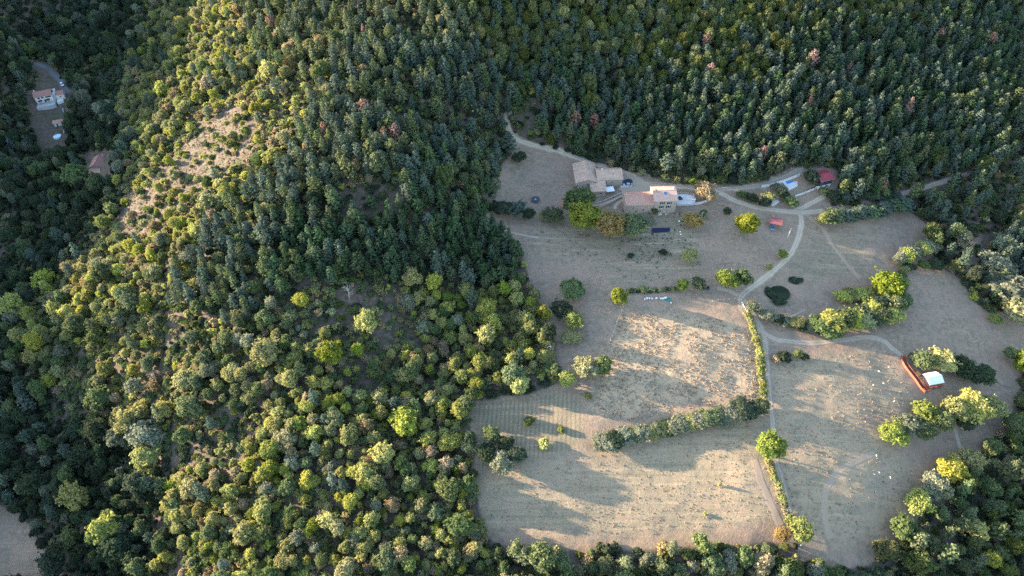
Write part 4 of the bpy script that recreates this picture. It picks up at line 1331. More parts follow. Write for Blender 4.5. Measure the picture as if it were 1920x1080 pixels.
def pine_form(seed, R=2.3, H=12.0, profile='cone', n_whorl=15, clear=0.22, size=0.46, dens=1.0):
    r = np.random.default_rng(seed)
    C, NN, limbs = [], [], []
    lean = r.uniform(-.25, .25, 2)
    limbs.append([((0, 0, -0.6), 0.2), ((lean[0] * .4, lean[1] * .4, H * .5), 0.13), ((lean[0], lean[1], H * .97), 0.03)])
    for k in range(n_whorl):
        f = k / (n_whorl - 1)
        z = H * (clear + (1 - clear) * f)
        if profile == 'cone':
            rad = R * (1.02 - f) ** 0.75 * (0.55 + 0.45 * min(1, f / 0.15))
        else:
            rad = R * max(0.12, math.sin(math.pi * min(1, 0.18 + f * 0.80))) ** 0.7
        nb = max(4, int((5 + 2 * (rad / R)) * dens))
        ph = r.uniform(0, 6.28)
        for b in range(nb):
            th = ph + 6.283 * b / nb + r.uniform(-.35, .35)
            ln = rad * r.uniform(0.68, 1.22)
            up = r.uniform(0.02, 0.42)
            dirv = np.array([math.cos(th), math.sin(th), up])
            m = max(2, int(ln / 0.34))
            o0 = np.array([lean[0] * f, lean[1] * f, z + r.uniform(-.25, .25)])
            ts = np.linspace(0.25, 1.0, m)
            for t in ts:
                p = o0 + dirv * ln * t + np.array([0, 0, 0.22 * ln * t * t])
                q = 3 if t > 0.5 else 2
                for _ in range(q):
                    C.append(p + r.normal(size=3) * np.array([.2, .2, .13]))
                    NN.append(np.array([dirv[0] * 0.75, dirv[1] * 0.75, 0.75]) + r.normal(size=3) * 0.45)
            if b % 3 == 0 and k % 2 == 0:
                limbs.append([(tuple(o0), 0.05), (tuple(o0 + dirv * ln * .9), 0.015)])
    for _ in range(10):
        C.append(np.array([lean[0], lean[1], H * r.uniform(.94, 1.03)]) + r.normal(size=3) * .12); NN.append(r.normal(size=3) + np.array([0, 0, .6]))
    C = np.array(C); NN = np.array(NN)
    V, F = cards(C, NN, r.uniform(0.65, 1.25, len(C)) * size, r)
    tv, tf = tube(limbs, 4)
    return (V, F, r), (tv, tf)


class Form:
    """one tree shape: separate crown and trunk meshes, plus a joined mesh for the far mass"""
    def __init__(self, name, crown, trunk, R, H, bark='bark'):
        V, F, r = crown
        self.R, self.H = R, H
        self.crown = leaf_mesh(name + '_crown', V, F, r, LEAF['green'])
        self.trunk = mesh_np(name + '_trunk', trunk[0], trunk[1], [M[bark]], smooth=True)
        Vj = np.concatenate([V, trunk[0]]); Fj = np.concatenate([F, trunk[1] + len(V)])
        self.joined = mesh_np(name + '_whole', Vj, Fj, [LEAF['green'], M[bark]], midx=[0] * len(F) + [1] * len(trunk[1]))
        lf = np.concatenate([np.clip(r.beta(2, 2, len(F)), 0, 1), np.zeros(len(trunk[1]))]).astype(np.float32)
        self.joined.attributes.new('leaf', 'FLOAT', 'FACE').data.foreach_set('value', lf)


BROAD = []
for i, (R, H, lb, low) in enumerate(((3.4, 8.0, 19, .2), (3.2, 7.2, 15, .15), (3.0, 8.8, 18, .2), (3.8, 7.8, 24, .2), (2.8, 7.0, 12, .12), (3.5, 9.0, 24, .22), (3.3, 7.4, 16, .15))):
    c, t = broadleaf_form(100 + i, R, H, 2300, lb, 0, low)
    BROAD.append(Form('broadleaf', c, t, R, H))
PINE = []
for i, (R, H, pf, nw, cl) in enumerate(((2.4, 12.5, 'cone', 16, .2), (2.2, 11.5, 'cone', 14, .22), (2.6, 12.0, 'round', 14, .28), (2.3, 10.5, 'round', 12, .25), (2.0, 12.0, 'cone', 16, .18), (2.8, 11.0, 'round', 13, .3), (2.7, 10.5, 'round', 9, .35), (2.3, 13.0, 'cone', 12, .3))):
    c, t = pine_form(200 + i, R, H, pf, nw, cl)
    PINE.append(Form('pine', c, t, R, H))
GLOBE = []
for i in range(2):
    c, t = broadleaf_form(150 + i, 3.6, 8.0, 3600, 34, 0, .16, .40, .8, .12, 8)
    GLOBE.append(Form('globe_tree', c, t, 3.6, 8.0))
BUSH = []
for i, (R, H, lb) in enumerate(((1.5, 1.9, 7), (1.3, 2.2, 6), (1.7, 1.7, 8))):
    c, t = broadleaf_form(300 + i, R, H, 420, lb, 0, 0.02, 0.40, .35, .38, 12)
    BUSH.append(Form('bush', c, t, R, H))
SPARSE = []
for i in range(2):
    c, t = broadleaf_form(400 + i, 3.2, 7.0, 1300, 9, 0.45, .2)
    SPARSE.append(Form('sparse_broadleaf', c, t, 3.2, 7.0))


def tree(name, cat, form, colour, loc, w, h, label, group=None, rz=None, colour_trunk=None):
    """a tree as a thing: an Empty at its foot, with a crown and a trunk"""
    root = empty(name, loc, label, cat, group, rz=random.uniform(0, 6.28) if rz is None else rz)
    sx = w / (2 * form.R); sz = h / form.H
    q = random.uniform(.85, 1.18)
    root.scale = (sx * q, sx / q, sz)
    cr = obj('crown', form.crown, root)
    cr.material_slots[0].link = 'OBJECT'; cr.material_slots[0].material = LEAF[colour]
    obj('trunk', form.trunk, root)
    return root
# ------------------------------------------------------------------ the woods
Z = {
    'plantation': [(640, 90), (930, 100), (950, 250), (940, 330), (905, 370), (700, 370), (560, 400), (470, 600), (350, 580), (330, 520), (430, 420), (480, 345), (560, 290), (600, 170)],
    'darkpines': [(905, 370), (915, 400), (985, 450), (990, 520), (880, 540), (700, 535), (560, 545), (490, 560), (540, 410), (700, 375)],
    'east_pines': [(960, 165), (1100, 130), (1300, 165), (1420, 195), (1470, 70), (1930, 20), (1930, 290), (1700, 375), (1570, 385), (1500, 335), (1400, 350), (1180, 328), (940, 265)],
    'oakwood': [(890, -60), (1980, -60), (1980, 20), (1470, 70), (1420, 195), (1300, 165), (1100, 130), (960, 165), (900, 100)],
    'ridge': [(470, -60), (890, -60), (900, 100), (640, 90), (600, 170), (540, 130), (480, 120)],
    'sunny': [(300, -60), (470, -60), (480, 120), (540, 130), (600, 170), (560, 290), (480, 345), (430, 420), (330, 520), (350, 580), (110, 600), (60, 560), (180, 450), (225, 400), (250, 300), (210, 200), (260, 100)],
    'midleft': [(40, 560), (110, 600), (350, 580), (470, 600), (560, 545), (700, 540), (700, 700), (500, 760), (250, 850), (150, 760), (20, 700)],
    'lower': [(700, 540), (1000, 540), (1040, 600), (1050, 700), (880, 752), (900, 1010), (900, 1160), (300, 1160), (310, 900), (500, 760), (700, 700)],
    'bottom': [(890, 970), (1510, 985), (1510, 1200), (890, 1200)],
    'southeast': [(1490, 990), (1700, 900), (1870, 780), (1990, 700), (1990, 1200), (1490, 1200)],
    'east': [(1690, 370), (1990, 260), (1990, 720), (1870, 700), (1780, 500)],
}
MIX = {  # zone: spacing, [(kind, colour, share)]
    'plantation': (4.7, [('P', 'pine', .42), ('P', 'pinegreen', .33), ('B', 'green', .12), ('B', 'olive', .08), ('P', 'rust', .008), ('B', 'tan', .02)]),
    'darkpines': (4.5, [('P', 'pinedark', .72), ('P', 'pine', .12), ('P', 'pinegreen', .10), ('B', 'green', .06)]),
    'east_pines': (4.5, [('P', 'pine', .34), ('P', 'pinedark', .28), ('P', 'pinegreen', .2), ('B', 'deep', .08), ('P', 'rust', .010), ('B', 'oak', .07)]),
    'oakwood': (4.7, [('B', 'oak', .58), ('B', 'green', .12), ('P', 'pine', .24), ('B', 'olive', .05), ('P', 'rust', .01)]),
    'ridge': (5.2, [('P', 'pinegreen', .42), ('P', 'pine', .22), ('B', 'olive', .18), ('B', 'green', .12), ('B', 'tan', .05), ('P', 'rust', .01)]),
    'sunny': (4.9, [('B', 'yellow', .40), ('B', 'olive', .26), ('B', 'tan', .09), ('B', 'green', .15), ('B', 'grey', .06), ('P', 'pine', .03)]),
    'midleft': (5.2, [('B', 'green', .36), ('B', 'olive', .22), ('B', 'yellow', .22), ('B', 'tan', .06), ('P', 'pinegreen', .09), ('B', 'grey', .06)]),
    'lower': (4.6, [('B', 'yellow', .36), ('B', 'olive', .24), ('B', 'tan', .11), ('B', 'green', .16), ('B', 'bright', .08), ('P', 'pine', .02), ('B', 'grey', .03)]),
    'bottom': (5.6, [('B', 'green', .46), ('B', 'oak', .16), ('B', 'olive', .14), ('B', 'grey', .1), ('P', 'pinegreen', .08), ('B', 'tan', .06)]),
    'southeast': (6.2, [('B', 'green', .42), ('B', 'oak', .22), ('P', 'pinegreen', .2), ('B', 'yellow', .1), ('B', 'grey', .06)]),
    'east': (5.8, [('P', 'pine', .40), ('P', 'pinegreen', .2), ('B', 'deep', .2), ('B', 'green', .16), ('B', 'tan', .04)]),
    'valley': (5.7, [('B', 'deep', .62), ('B', 'green', .2), ('B', 'grey', .08), ('P', 'pine', .1)]),
}
CLEAR = [  # glades: polygon, share of trees kept
    (SLOPE, 0.2), ([(625, 548), (740, 552), (725, 605), (630, 605)], 0.08), ([(690, 605), (790, 600), (800, 655), (720, 672)], .1),
    ([(620, 360), (760, 350), (760, 400), (640, 420)], .1), ([(350, 790), (490, 785), (480, 872), (375, 880)], .38), ([(500, 940), (560, 930), (700, 960), (690, 985), (540, 985)], .3),
    ([(58, 108), (92, 118), (130, 165), (160, 172), (150, 190), (132, 205), (134, 300), (84, 305), (60, 240), (52, 190), (70, 150)], 0.0),
    ([(160, 285), (215, 280), (215, 350), (160, 335)], 0.0), ([(1800, 420), (1870, 380), (1850, 520), (1800, 520)], .15),
    ([(1760, 960), (1840, 960), (1820, 1010), (1760, 1010)], .1), ([(1820, 860), (1900, 860), (1880, 900), (1820, 900)], .15),
    ([(940, 225), (1000, 190), (1020, 240), (985, 275)], .1), ([(330, 290), (420, 250), (470, 200), (480, 330), (330, 410)], .35),
    ([(1050, 1020), (1110, 1020), (1110, 1060), (1050, 1060)], .2), ([(1685, 372), (1740, 360), (1900, 294), (1925, 280), (1925, 266), (1890, 283), (1800, 324), (1690, 356)], 0.0),
]


def scatter(spacing, seed):
    r = np.random.default_rng(seed)
    X, Y = np.meshgrid(np.arange(-460, 400, spacing), np.arange(58, 580, spacing * .866), indexing='ij')
    X = X + (np.arange(X.shape[1])[None] % 2) * spacing / 2
    X = X + r.uniform(-.36, .36, X.shape) * spacing; Y = Y + r.uniform(-.36, .36, X.shape) * spacing
    X, Y = X.ravel(), Y.ravel()
    z = ground(X, Y)
    px, py, d = project(X, Y, z)
    k = (px > -130) & (px < 2010) & (py > -110) & (py < 1170)
    return X[k], Y[k], z[k], px[k], py[k], d[k], r


def zone_of(px, py):
    zn = np.full(px.shape, 'valley', dtype=object)
    zn[(px > 1450)] = 'southeast'
    for k in ('southeast', 'bottom', 'east', 'midleft', 'lower', 'sunny', 'ridge', 'oakwood', 'east_pines', 'plantation', 'darkpines'):
        zn[inpoly(px, py, Z[k])] = k
    return zn


TREES = []   # x, y, z, px, py, depth, kind, colour, width, height, zone
for sp in sorted({v[0] for v in MIX.values()}):
    X, Y, Zz, px, py, d, r = scatter(sp, int(sp * 100))
    jx = px + r.normal(size=px.shape) * 12; jy = py + r.normal(size=px.shape) * 9
    zn = zone_of(jx, jy)
    sel = np.array([MIX[z][0] == sp for z in zn])
    sel &= ~inpoly(px, py, OPEN) & ~inpoly(px, py, LEFT_FIELD)
    for poly, keep in CLEAR:
        sel &= ~(inpoly(px, py, poly) & (r.random(len(px)) > keep))
    clump = fbm(X, Y, 26, 71, 2)
    for i in np.nonzero(sel)[0]:
        if clump[i] < 0.40 and r.random() < .8 and zn[i] not in ('plantation', 'east_pines', 'oakwood', 'darkpines'):
            continue
        u = r.random(); kinds = MIX[zn[i]][1]
        tot = sum(k[2] for k in kinds); acc = 0
        for kd, colr, s in kinds:
            acc += s / tot
            if u <= acc: break
        small = r.random()
        if kd == 'P':
            h = r.uniform(8.3, 13.3); w = h * r.uniform(.36, .5)
            if zn[i] == 'oakwood': h *= .85
        else:
            w = r.uniform(3.5, 5.9) if small > .42 else (r.uniform(2.2, 3.5) if small > .06 else r.uniform(6.2, 8.8))
            if zn[i] == 'oakwood': w = r.uniform(4.2, 6.4)
            if zn[i] in ('southeast', 'bottom', 'midleft', 'valley'): w *= 1.15
            h = w * r.uniform(.85, 1.45) + 1.1 + (1.5 if zn[i] in ('oakwood', 'valley') else 0)
        # tree heights capped in two ridge strips so evening sun reaches the farm roofs
        pp = X[i] * .235 + Y[i] * .972
        for p0, p1, xs, zs_ in ((257, 267, 62, 4.6), (272, 279, 34, 4.6)):
            if p0 < pp < p1 and xs - 190 < X[i] < xs - 20:
                cap_ = zs_ + (xs - X[i]) / .972 * .2035 - Zz[i]
                if h > cap_: k_ = max(cap_, 2.5) / h; h *= k_; w *= max(.55, k_)
        TREES.append((X[i], Y[i], Zz[i], px[i], py[i], d[i], kd, colr, w, h, zn[i]))
# ------------------------------------------------------------------ trees and bushes that stand on their own
N_SPECIAL_B = N_SPECIAL_P = 0
_k = 0


def special(px, py, wpx, h, colour, label, kind='B', form=None, group=None):
    """px, py: foot of the tree; wpx: crown width in photo pixels"""
    global N_SPECIAL_B, N_SPECIAL_P, _k
    _k += 1
    p = at(px, py)
    w = wpx * mpp(p)
    if kind == 'B':
        N_SPECIAL_B += 1
        f = form or BROAD[_k % len(BROAD)]
        return tree('broadleaf_tree', 'tree', f, colour, p, w, h, label, group)
    if kind == 'P':
        N_SPECIAL_P += 1
        return tree('pine_tree', 'tree', form or PINE[_k % len(PINE)], colour, p, w, h, label, group)
    f = form or (BUSH[_k % 3] if h < 3 else BROAD[_k % len(BROAD)])
    return tree('bush', 'bush', f, colour, p, w, h, label, group)


SPEC = [
    (1082, 394, 52, 12, 'green', 'dark upper half of the pair of big green trees by the barn gable', 'B'),
    (1094, 430, 60, 13, 'bright', 'big bright green tree below the barn gable', 'B'),
    (1143, 446, 58, 12.5, 'ochre', 'large golden ochre tree below the stone path', 'B'),
    (1184, 442, 50, 11.5, 'green', 'dark green tree between the golden tree and the farmhouse', 'B'),
    (1227, 402, 14, 3.2, 'green', 'round green shrub against the corner of the tall farmhouse', 'S'),
    (1320, 374, 42, 8.5, 'tan', 'pale tan tree beside the track east of the terrace', 'B'),
    (1300, 348, 16, 4.0, 'bright', 'small bright green tree behind the tan tree by the road', 'B'),
    (1298, 424, 34, 6.5, 'ochre', 'sparse pale yellow tree beside the utility pole', 'B'),
    (1316, 408, 16, 4.2, 'green', 'small dark green tree just right of the sparse yellow one', 'B'),
    (1396, 438, 44, 10.5, 'bright', 'round yellow-green tree standing alone left of the carport', 'B', GLOBE[1]),
    (1362, 402, 16, 3.5, 'deep', 'dark bush in the meadow above the lone round tree', 'S'),
    (1290, 490, 30, 6.5, 'olive', 'round olive tree standing alone in the weedy paddock', 'B', GLOBE[0]),
    (1359, 539, 38, 9.0, 'bright', 'larger of the two trees by the track bend', 'B'),
    (1389, 533, 30, 8.0, 'green', 'smaller darker tree of the pair by the track bend', 'B'),
    (1158, 571, 34, 8.2, 'bright', 'lone rounded tree at the corner of the tussocky meadow', 'B', GLOBE[1]),
    (1278, 543, 24, 5.0, 'bright', 'bright green tree at the west end of the paddock hedge', 'B'),
    (1309, 541, 30, 4.6, 'green', 'broad green bush at the east end of the paddock hedge', 'S'),
    (1465, 485, 17, 4.8, 'bright', 'small bright tree beside the gravel track below the junction', 'B'),
    (1440, 506, 14, 3.0, 'yellow', 'yellow bush on the bank beside the gravel track', 'S'),
    (1655, 549, 62, 10.5, 'bright', 'big rounded yellow-green tree in the eastern meadow', 'B'),
    (1676, 545, 34, 8.0, 'green', 'dark tree tucked behind the big tree of the eastern meadow', 'B'),
    (1437, 853, 52, 10.8, 'bright', 'lone globe-shaped yellow tree at the meadow corner', 'B', GLOBE[0]),
    (1492, 1004, 44, 9.0, 'bright', 'green tree at the bottom end of the roadside hedge', 'B'),
    (1462, 1012, 32, 6.0, 'ochre', 'ochre tree left of the green tree at the bottom corner', 'B'),
    (1538, 421, 24, 7.5, 'bright', 'bright yellow-green conifer at the west end of the fir hedge', 'P'),
    (1797, 462, 36, 8.2, 'tan', 'round tan tree standing by itself in the eastern wood glade', 'B', GLOBE[1]),
    (1408, 585, 28, 5.0, 'grey', 'grey-green bush on the inside of the track bend', 'S'),
    (1410, 578, 18, 3.6, 'tan', 'russet bush behind the grey-green one on the track bend', 'S'),
    (1101, 701, 46, 7.5, 'olive', 'olive tree in the meadow, left of its pair', 'B'),
    (1130, 697, 36, 7.0, 'green', 'green tree in the meadow, right of its pair', 'B'),
    (1063, 720, 34, 6.0, 'yellow', 'small yellow-green round tree at the edge of the wood by the meadow', 'B'),
    (1072, 553, 44, 6.5, 'green', 'round dark green tree in the shaded meadow', 'B'),
    (1052, 590, 42, 6.5, 'deep', 'dark tree below the round green one in the shaded meadow', 'B'),
    (1075, 610, 38, 6.0, 'bright', 'bright green tree below the dark one in the shaded meadow', 'B'),
    (1070, 637, 34, 3.2, 'olive', 'low olive bush below the three meadow trees', 'S'),
    (945, 402, 36, 6.5, 'deep', 'dark tree at the west end of the hedge by the trampoline', 'B'),
    (972, 404, 36, 7.0, 'pine', 'blue-green conifer left of the trampoline', 'P'),
    (992, 410, 26, 5.0, 'deep', 'dark bush below the trampoline', 'S'),
    (1036, 414, 36, 6.5, 'green', 'green tree left of the tiny orange shed', 'B'),
    (1020, 412, 22, 3.5, 'olive', 'olive bush between the trampoline and the green tree', 'S'),
    (954, 288, 34, 12, 'pine', 'dark pine at the bend of the track above the paddock', 'P'),
    (974, 305, 24, 6, 'deep', 'dark tree at the corner of the shaded paddock', 'B'),
    (1440, 376, 24, 4.6, 'olive', 'yellow-olive tree above the white garden terrace', 'B'),
    (1406, 378, 24, 4.4, 'deep', 'dark rounded bush between the two tracks', 'S'),
    (1388, 370, 22, 3.0, 'green', 'green bush at the fork of the tracks', 'S'),
    (1432, 386, 22, 4.0, 'deep', 'dark bush left of the white garden terrace', 'S'),
    (1480, 385, 30, 4.0, 'green', 'broad dark green bush right of the white garden terrace', 'S'),
    (1468, 368, 22, 2.6, 'deep', 'dark shrub below the swimming pool deck', 'S'),
    (1458, 357, 24, 3.0, 'grey', 'grey-green shrub under the long white wall', 'S'),
    (1518, 345, 30, 7.5, 'deep', 'dark tree between the pool and the red-roofed house', 'B'),
    (1545, 362, 20, 2.4, 'olive', 'olive shrub along the white base of the red-roofed house', 'S'),
    (1722, 692, 42, 8.5, 'green', 'green tree behind the tent lodge', 'B'),
    (1755, 690, 46, 9.5, 'yellow', 'tall sunlit yellow-green tree behind the tent lodge', 'B'),
    (1712, 682, 30, 5, 'deep', 'dark bush beside the top of the boardwalk', 'S'),
    (1790, 698, 50, 8, 'deep', 'dark shaded tree right of the tent lodge', 'B'),
    (1826, 715, 50, 8, 'deep', 'dark tree at the east end of the tent grove', 'B'),
    (1666, 823, 48, 7, 'bright', 'yellow-green tree at the west end of the grove below the tent', 'B'),
    (1693, 810, 46, 8, 'grey', 'grey-green tree second from the west in the grove below the tent', 'B'),
    (1720, 815, 48, 8, 'green', 'dark green tree in the middle of the grove below the tent', 'B'),
    (1727, 780, 40, 7, 'bright', 'bright tree on the uphill side of the grove below the tent', 'B'),
    (1756, 800, 46, 8, 'green', 'green tree right of the middle of the grove below the tent', 'B'),
    (1780, 783, 50, 10, 'yellow', 'tall pale green tree closest to the tent front', 'B'),
    (1812, 780, 60, 11, 'yellow', 'broad pale green crown, tallest in the grove below the tent', 'B'),
    (1845, 775, 48, 9, 'olive', 'olive tree at the east end of the grove below the tent', 'B'),
    (1800, 797, 44, 7, 'deep', 'dark tree on the shaded side of the grove below the tent', 'B'),
    (914, 858, 40, 6.5, 'deep', 'dark tree at the left of the small copse in the striped field', 'B'),
    (942, 878, 44, 7.5, 'grey', 'grey-green tree at the front of the small copse', 'B'),
    (968, 862, 38, 6, 'deep', 'dark tree at the right of the small copse', 'B'),
    (922, 822, 32, 5.5, 'green', 'green tree at the top of the small copse', 'B'),
    (950, 842, 34, 5.5, 'deep', 'dark tree in the middle of the small copse', 'B'),
    (991, 794, 20, 3.0, 'green', 'green bush above the small copse in the striped field', 'S'),
    (1051, 808, 14, 2.0, 'bright', 'tiny bright bush in the striped field', 'S'),
    (1020, 836, 22, 2.4, 'yellow', 'pale bush between the striped field and the lower meadow', 'S'),
    (1102, 745, 16, 2.4, 'olive', 'olive bush on the west edge of the tussocky meadow', 'S'),
    (1470, 672, 26, 2.2, 'deep', 'low dark bramble patch south of the dirt track', 'S'),
    (1494, 668, 18, 3.0, 'bright', 'small bright bush right of the bramble patch', 'S'),
    (1508, 672, 16, 2.2, 'deep', 'dark low bush right of the small bright one', 'S'),
    (1454, 676, 16, 2.0, 'tan', 'russet bush at the left of the bramble patch', 'S'),
    (1446, 556, 26, 2.0, 'deep', 'dark reed clump in the west half of the pond', 'S'),
    (1460, 568, 24, 1.6, 'deep', 'dark reeds on the near edge of the pond', 'S'),
    (1486, 527, 18, 1.2, 'deep', 'dark reeds in the smaller pond', 'S'),
    (1242, 476, 14, 2.0, 'deep', 'small dark bush in the weedy paddock', 'S'),
    (1182, 481, 14, 1.4, 'deep', 'low dark patch of weeds left in the paddock', 'S'),
    (1212, 416, 22, 2.0, 'grey', 'grey shrub below the low wing of the farmhouse', 'S'),
    (1348, 911, 6, 2.2, 'yellow', 'tall yellow weed standing in the lower meadow', 'S'),
    (1321, 965, 7, 1.0, 'yellow', 'small yellow weed in the lower meadow', 'S'),
    (1852, 515, 60, 11, 'grey', 'big pale sunlit tree on the upper side of the eastern wood edge', 'B'),
    (1880, 560, 78, 12, 'grey', 'broadest pale sunlit tree of the eastern wood edge', 'B'),
    (1905, 600, 74, 11, 'olive', 'pale olive sunlit tree at the lower end of the eastern wood edge', 'B'),
    (1870, 470, 44, 10, 'grey', 'pale grey-green tree uphill of the broad sunlit ones, eastern wood', 'B'),
    (1712, 955, 46, 9, 'yellow', 'sunlit yellow-green tree on the southeastern edge of the eastern meadow', 'B'),
    (1742, 922, 50, 9, 'grey', 'pale sunlit tree on the southeastern edge of the eastern meadow', 'B'),
    (1775, 893, 50, 9, 'yellow', 'bright sunlit tree closest above the glade, southeastern wood edge', 'B'),
    (1806, 874, 48, 9, 'olive', 'sunlit olive tree at the top of the southeastern wood edge', 'B'),
    (1686, 1000, 46, 8, 'green', 'green tree low on the southeastern edge of the eastern meadow', 'B'),
    (1652, 1042, 46, 8, 'oak', 'mid green tree near the bottom of the southeastern meadow edge', 'B'),
    (285, 830, 62, 11, 'grey', 'large grey-green tree above the bare glade on the left slope', 'B'),
    (255, 800, 52, 11, 'olive', 'large olive tree on the dark edge of the left slope', 'B'),
    (285, 868, 50, 9, 'yellow', 'sunlit yellow-green tree below the large grey-green one, left slope', 'B'),
    (1910, 690, 46, 8, 'bright', 'bright green tree at the right edge of the far meadow', 'B'),
    (1885, 672, 26, 6, 'green', 'green tree behind the bright one at the right edge', 'B'),
    (1862, 604, 22, 4.0, 'bright', 'bright bush at the end of the eastern wood', 'S'),
    (625, 680, 46, 10.5, 'bright', 'big pale green round tree in the middle of the left wood', 'B', GLOBE[0]),
    (686, 618, 32, 8.0, 'ochre', 'golden tree beside the glade in the left wood', 'B'),
    (905, 605, 30, 6.5, 'bright', 'bright green young tree near the meadow edge', 'B'),
    (217, 1012, 56, 15, 'yellow', 'sunlit golden tree in the dark lower left wood', 'B'),
    (155, 950, 52, 15, 'yellow', 'sunlit yellow-green tree in the dark lower left wood', 'B'),
    (205, 220, 46, 10, 'grey', 'large grey-green tree catching the last sun above the cottage', 'B'),
    (150, 345, 46, 12, 'green', 'tall dark green tree below the stone cottage', 'B'),
    (200, 430, 30, 8, 'bright', 'sunlit tree on the edge of the valley shade', 'B'),
    (548, 130, 26, 7, 'ochre', 'golden tree at the top of the sunny wood', 'B'),
    (1175, 300, 18, 7, 'ochre', 'small golden tree at the wood edge above the farm', 'B'),
]
for s in SPEC:
    special(*s)

ORD = ['first', 'second', 'third', 'fourth', 'fifth', 'sixth', 'seventh', 'eighth', 'ninth', 'tenth', 'eleventh', 'twelfth', 'thirteenth', 'fourteenth', 'fifteenth', 'sixteenth', 'seventeenth', 'eighteenth', 'nineteenth', 'twentieth', 'twenty-first']
CW = {'pinedark': 'deep green', 'deep': 'dark green', 'green': 'green', 'oak': 'mid green', 'yellow': 'yellow-green', 'olive': 'olive', 'tan': 'tan', 'bright': 'bright green', 'ochre': 'ochre', 'grey': 'grey-green', 'pine': 'blue-green', 'pinegreen': 'dark green', 'rust': 'rusty'}


def hedge(a, b, n, wpx, h, cols, phrase, group, kind='S', jit=3, end='west'):
    r = np.random.default_rng(int(a[0] + a[1]))
    for i in range(n):
        f = i / max(1, n - 1)
        c = cols[i % len(cols)]
        s = r.uniform(.8, 1.2)
        special(a[0] + (b[0] - a[0]) * f + r.uniform(-jit, jit), a[1] + (b[1] - a[1]) * f + r.uniform(-jit, jit) * .6, wpx * s, h * s * r.uniform(.9, 1.15), c,
                '%s %s, %s from %s end of %s' % (CW[c], {'S': 'bush', 'B': 'tree', 'P': 'fir'}[kind], ORD[i], end, phrase), kind, None, group)


hedge((1122, 836), (1424, 768), 20, 40, 4.0, ['grey', 'grey', 'deep', 'grey', 'green', 'grey', 'olive', 'grey', 'deep', 'grey', 'grey', 'olive', 'grey', 'green', 'grey'], 'hedge between two meadows', 'bushes of the hedge between the two meadows', 'S')
hedge((1556, 420), (1694, 394), 12, 34, 6.5, ['pinegreen', 'pine', 'pine', 'pinegreen', 'pine', 'pine'], 'fir hedge', 'firs of the hedge above the shaded meadow', 'P')
hedge((1682, 494), (1756, 460), 11, 27, 5.0, ['grey', 'grey', 'yellow', 'grey'], 'slanting hedge', 'trees of the slanting hedge', 'S')
hedge((1700, 505), (1750, 500), 3, 26, 3.5, ['deep', 'green'], 'shaded scrub under the slanting hedge', 'scrub under the slanting hedge', 'S')
hedge((1434, 598), (1534, 623), 10, 28, 3.6, ['grey', 'grey', 'deep', 'grey', 'green', 'olive', 'deep'], 'scrub belt below the pond', 'scrub belt below the pond', 'S')
hedge((1540, 621), (1664, 600), 8, 46, 6.5, ['green', 'yellow', 'green', 'yellow', 'olive', 'deep'], 'tree belt east of the pond', 'tree belt east of the pond', 'B')
hedge((1598, 596), (1684, 574), 6, 38, 6.0, ['olive', 'green', 'yellow', 'deep'], 'upper row of the tree belt', 'upper row of the tree belt', 'B')
hedge((1672, 580), (1692, 508), 6, 24, 3.6, ['deep', 'green', 'olive'], 'scrub beside the big eastern tree', 'scrub beside the big eastern tree', 'S', 3, 'lower')
hedge((1575, 562), (1640, 556), 5, 30, 4.0, ['yellow', 'olive', 'yellow'], 'bushes above the tree belt', 'bushes above the tree belt', 'S')
hedge((1402, 592), (1424, 660), 12, 13, 1.5, ['olive', 'yellow'], 'weedy strip beside the dirt track', 'weedy strip beside the dirt track', 'S', 1.5, 'upper')
hedge((1424, 668), (1430, 745), 12, 16, 1.8, ['yellow', 'olive', 'bright', 'olive'], 'lower weedy strip beside the dirt track', 'lower weedy strip', 'S', 1.5, 'upper')
hedge((1442, 868), (1482, 985), 15, 16, 1.8, ['olive', 'tan', 'olive', 'bright', 'olive'], 'strip of scrub down the meadow edge', 'scrub down the edge of the lower meadow', 'S', 2, 'upper')
hedge((1178, 546), (1270, 544), 18, 12, .9, ['olive', 'deep', 'olive'], 'low paddock hedge', 'low hedge of the paddock', 'S')
hedge((1205, 328), (1285, 345), 5, 18, 2.4, ['olive', 'deep', 'green'], 'shrubs on the bank above the yard', 'shrubs on the bank above the yard', 'S')
hedge((1560, 372), (1680, 378), 6, 26, 4.5, ['deep', 'pine', 'deep', 'pinegreen'], 'shrubbery behind the fir hedge', 'shrubbery behind the fir hedge', 'S')
hedge((1350, 343), (1430, 338), 5, 26, 3.5, ['green', 'deep', 'green'], 'shrubs under the pines by the upper track', 'shrubs under the pines', 'S')
hedge((1000, 585), (1030, 700), 5, 30, 4.0, ['olive', 'green', 'bright'], 'scrub along the shaded wood edge', 'scrub along the wood edge', 'S', 4, 'upper')

# ------------------------------------------------------------------ bare dead trees
def dead(px, py, h, label, seed):
    t = empty('dead_tree', at(px, py), label, 'tree', 'bare dead trees in the wood')
    r = np.random.default_rng(seed)
    V_, F_ = tube([[((0, 0, -.5), .18), ((.2, .1, h * .5), .12), ((.3, .3, h * .8), .06)]])
    obj('trunk', mesh_np('dead_trunk', V_, F_, [M['bark_pale']]), t)
    L_ = []
    for k in range(14):
        z = h * r.uniform(.3, .8); th = r.uniform(0, 6.28); ln = h * r.uniform(.2, .42)
        a = np.array([.2, .15, z]); b = a + np.array([math.cos(th) * ln * .6, math.sin(th) * ln * .6, ln * .35]); c = a + np.array([math.cos(th + .4) * ln, math.sin(th + .4) * ln, ln * .7])
        L_.append([(a, .07), (b, .05), (c, .02)]); L_.append([(b, .04), (b + np.array([math.cos(th - .8) * ln * .4, math.sin(th - .8) * ln * .4, ln * .3]), .015)])
    V_, F_ = tube(L_, 4)
    obj('branches', mesh_np('dead_branches', V_, F_, [M['bark_pale']]), t)


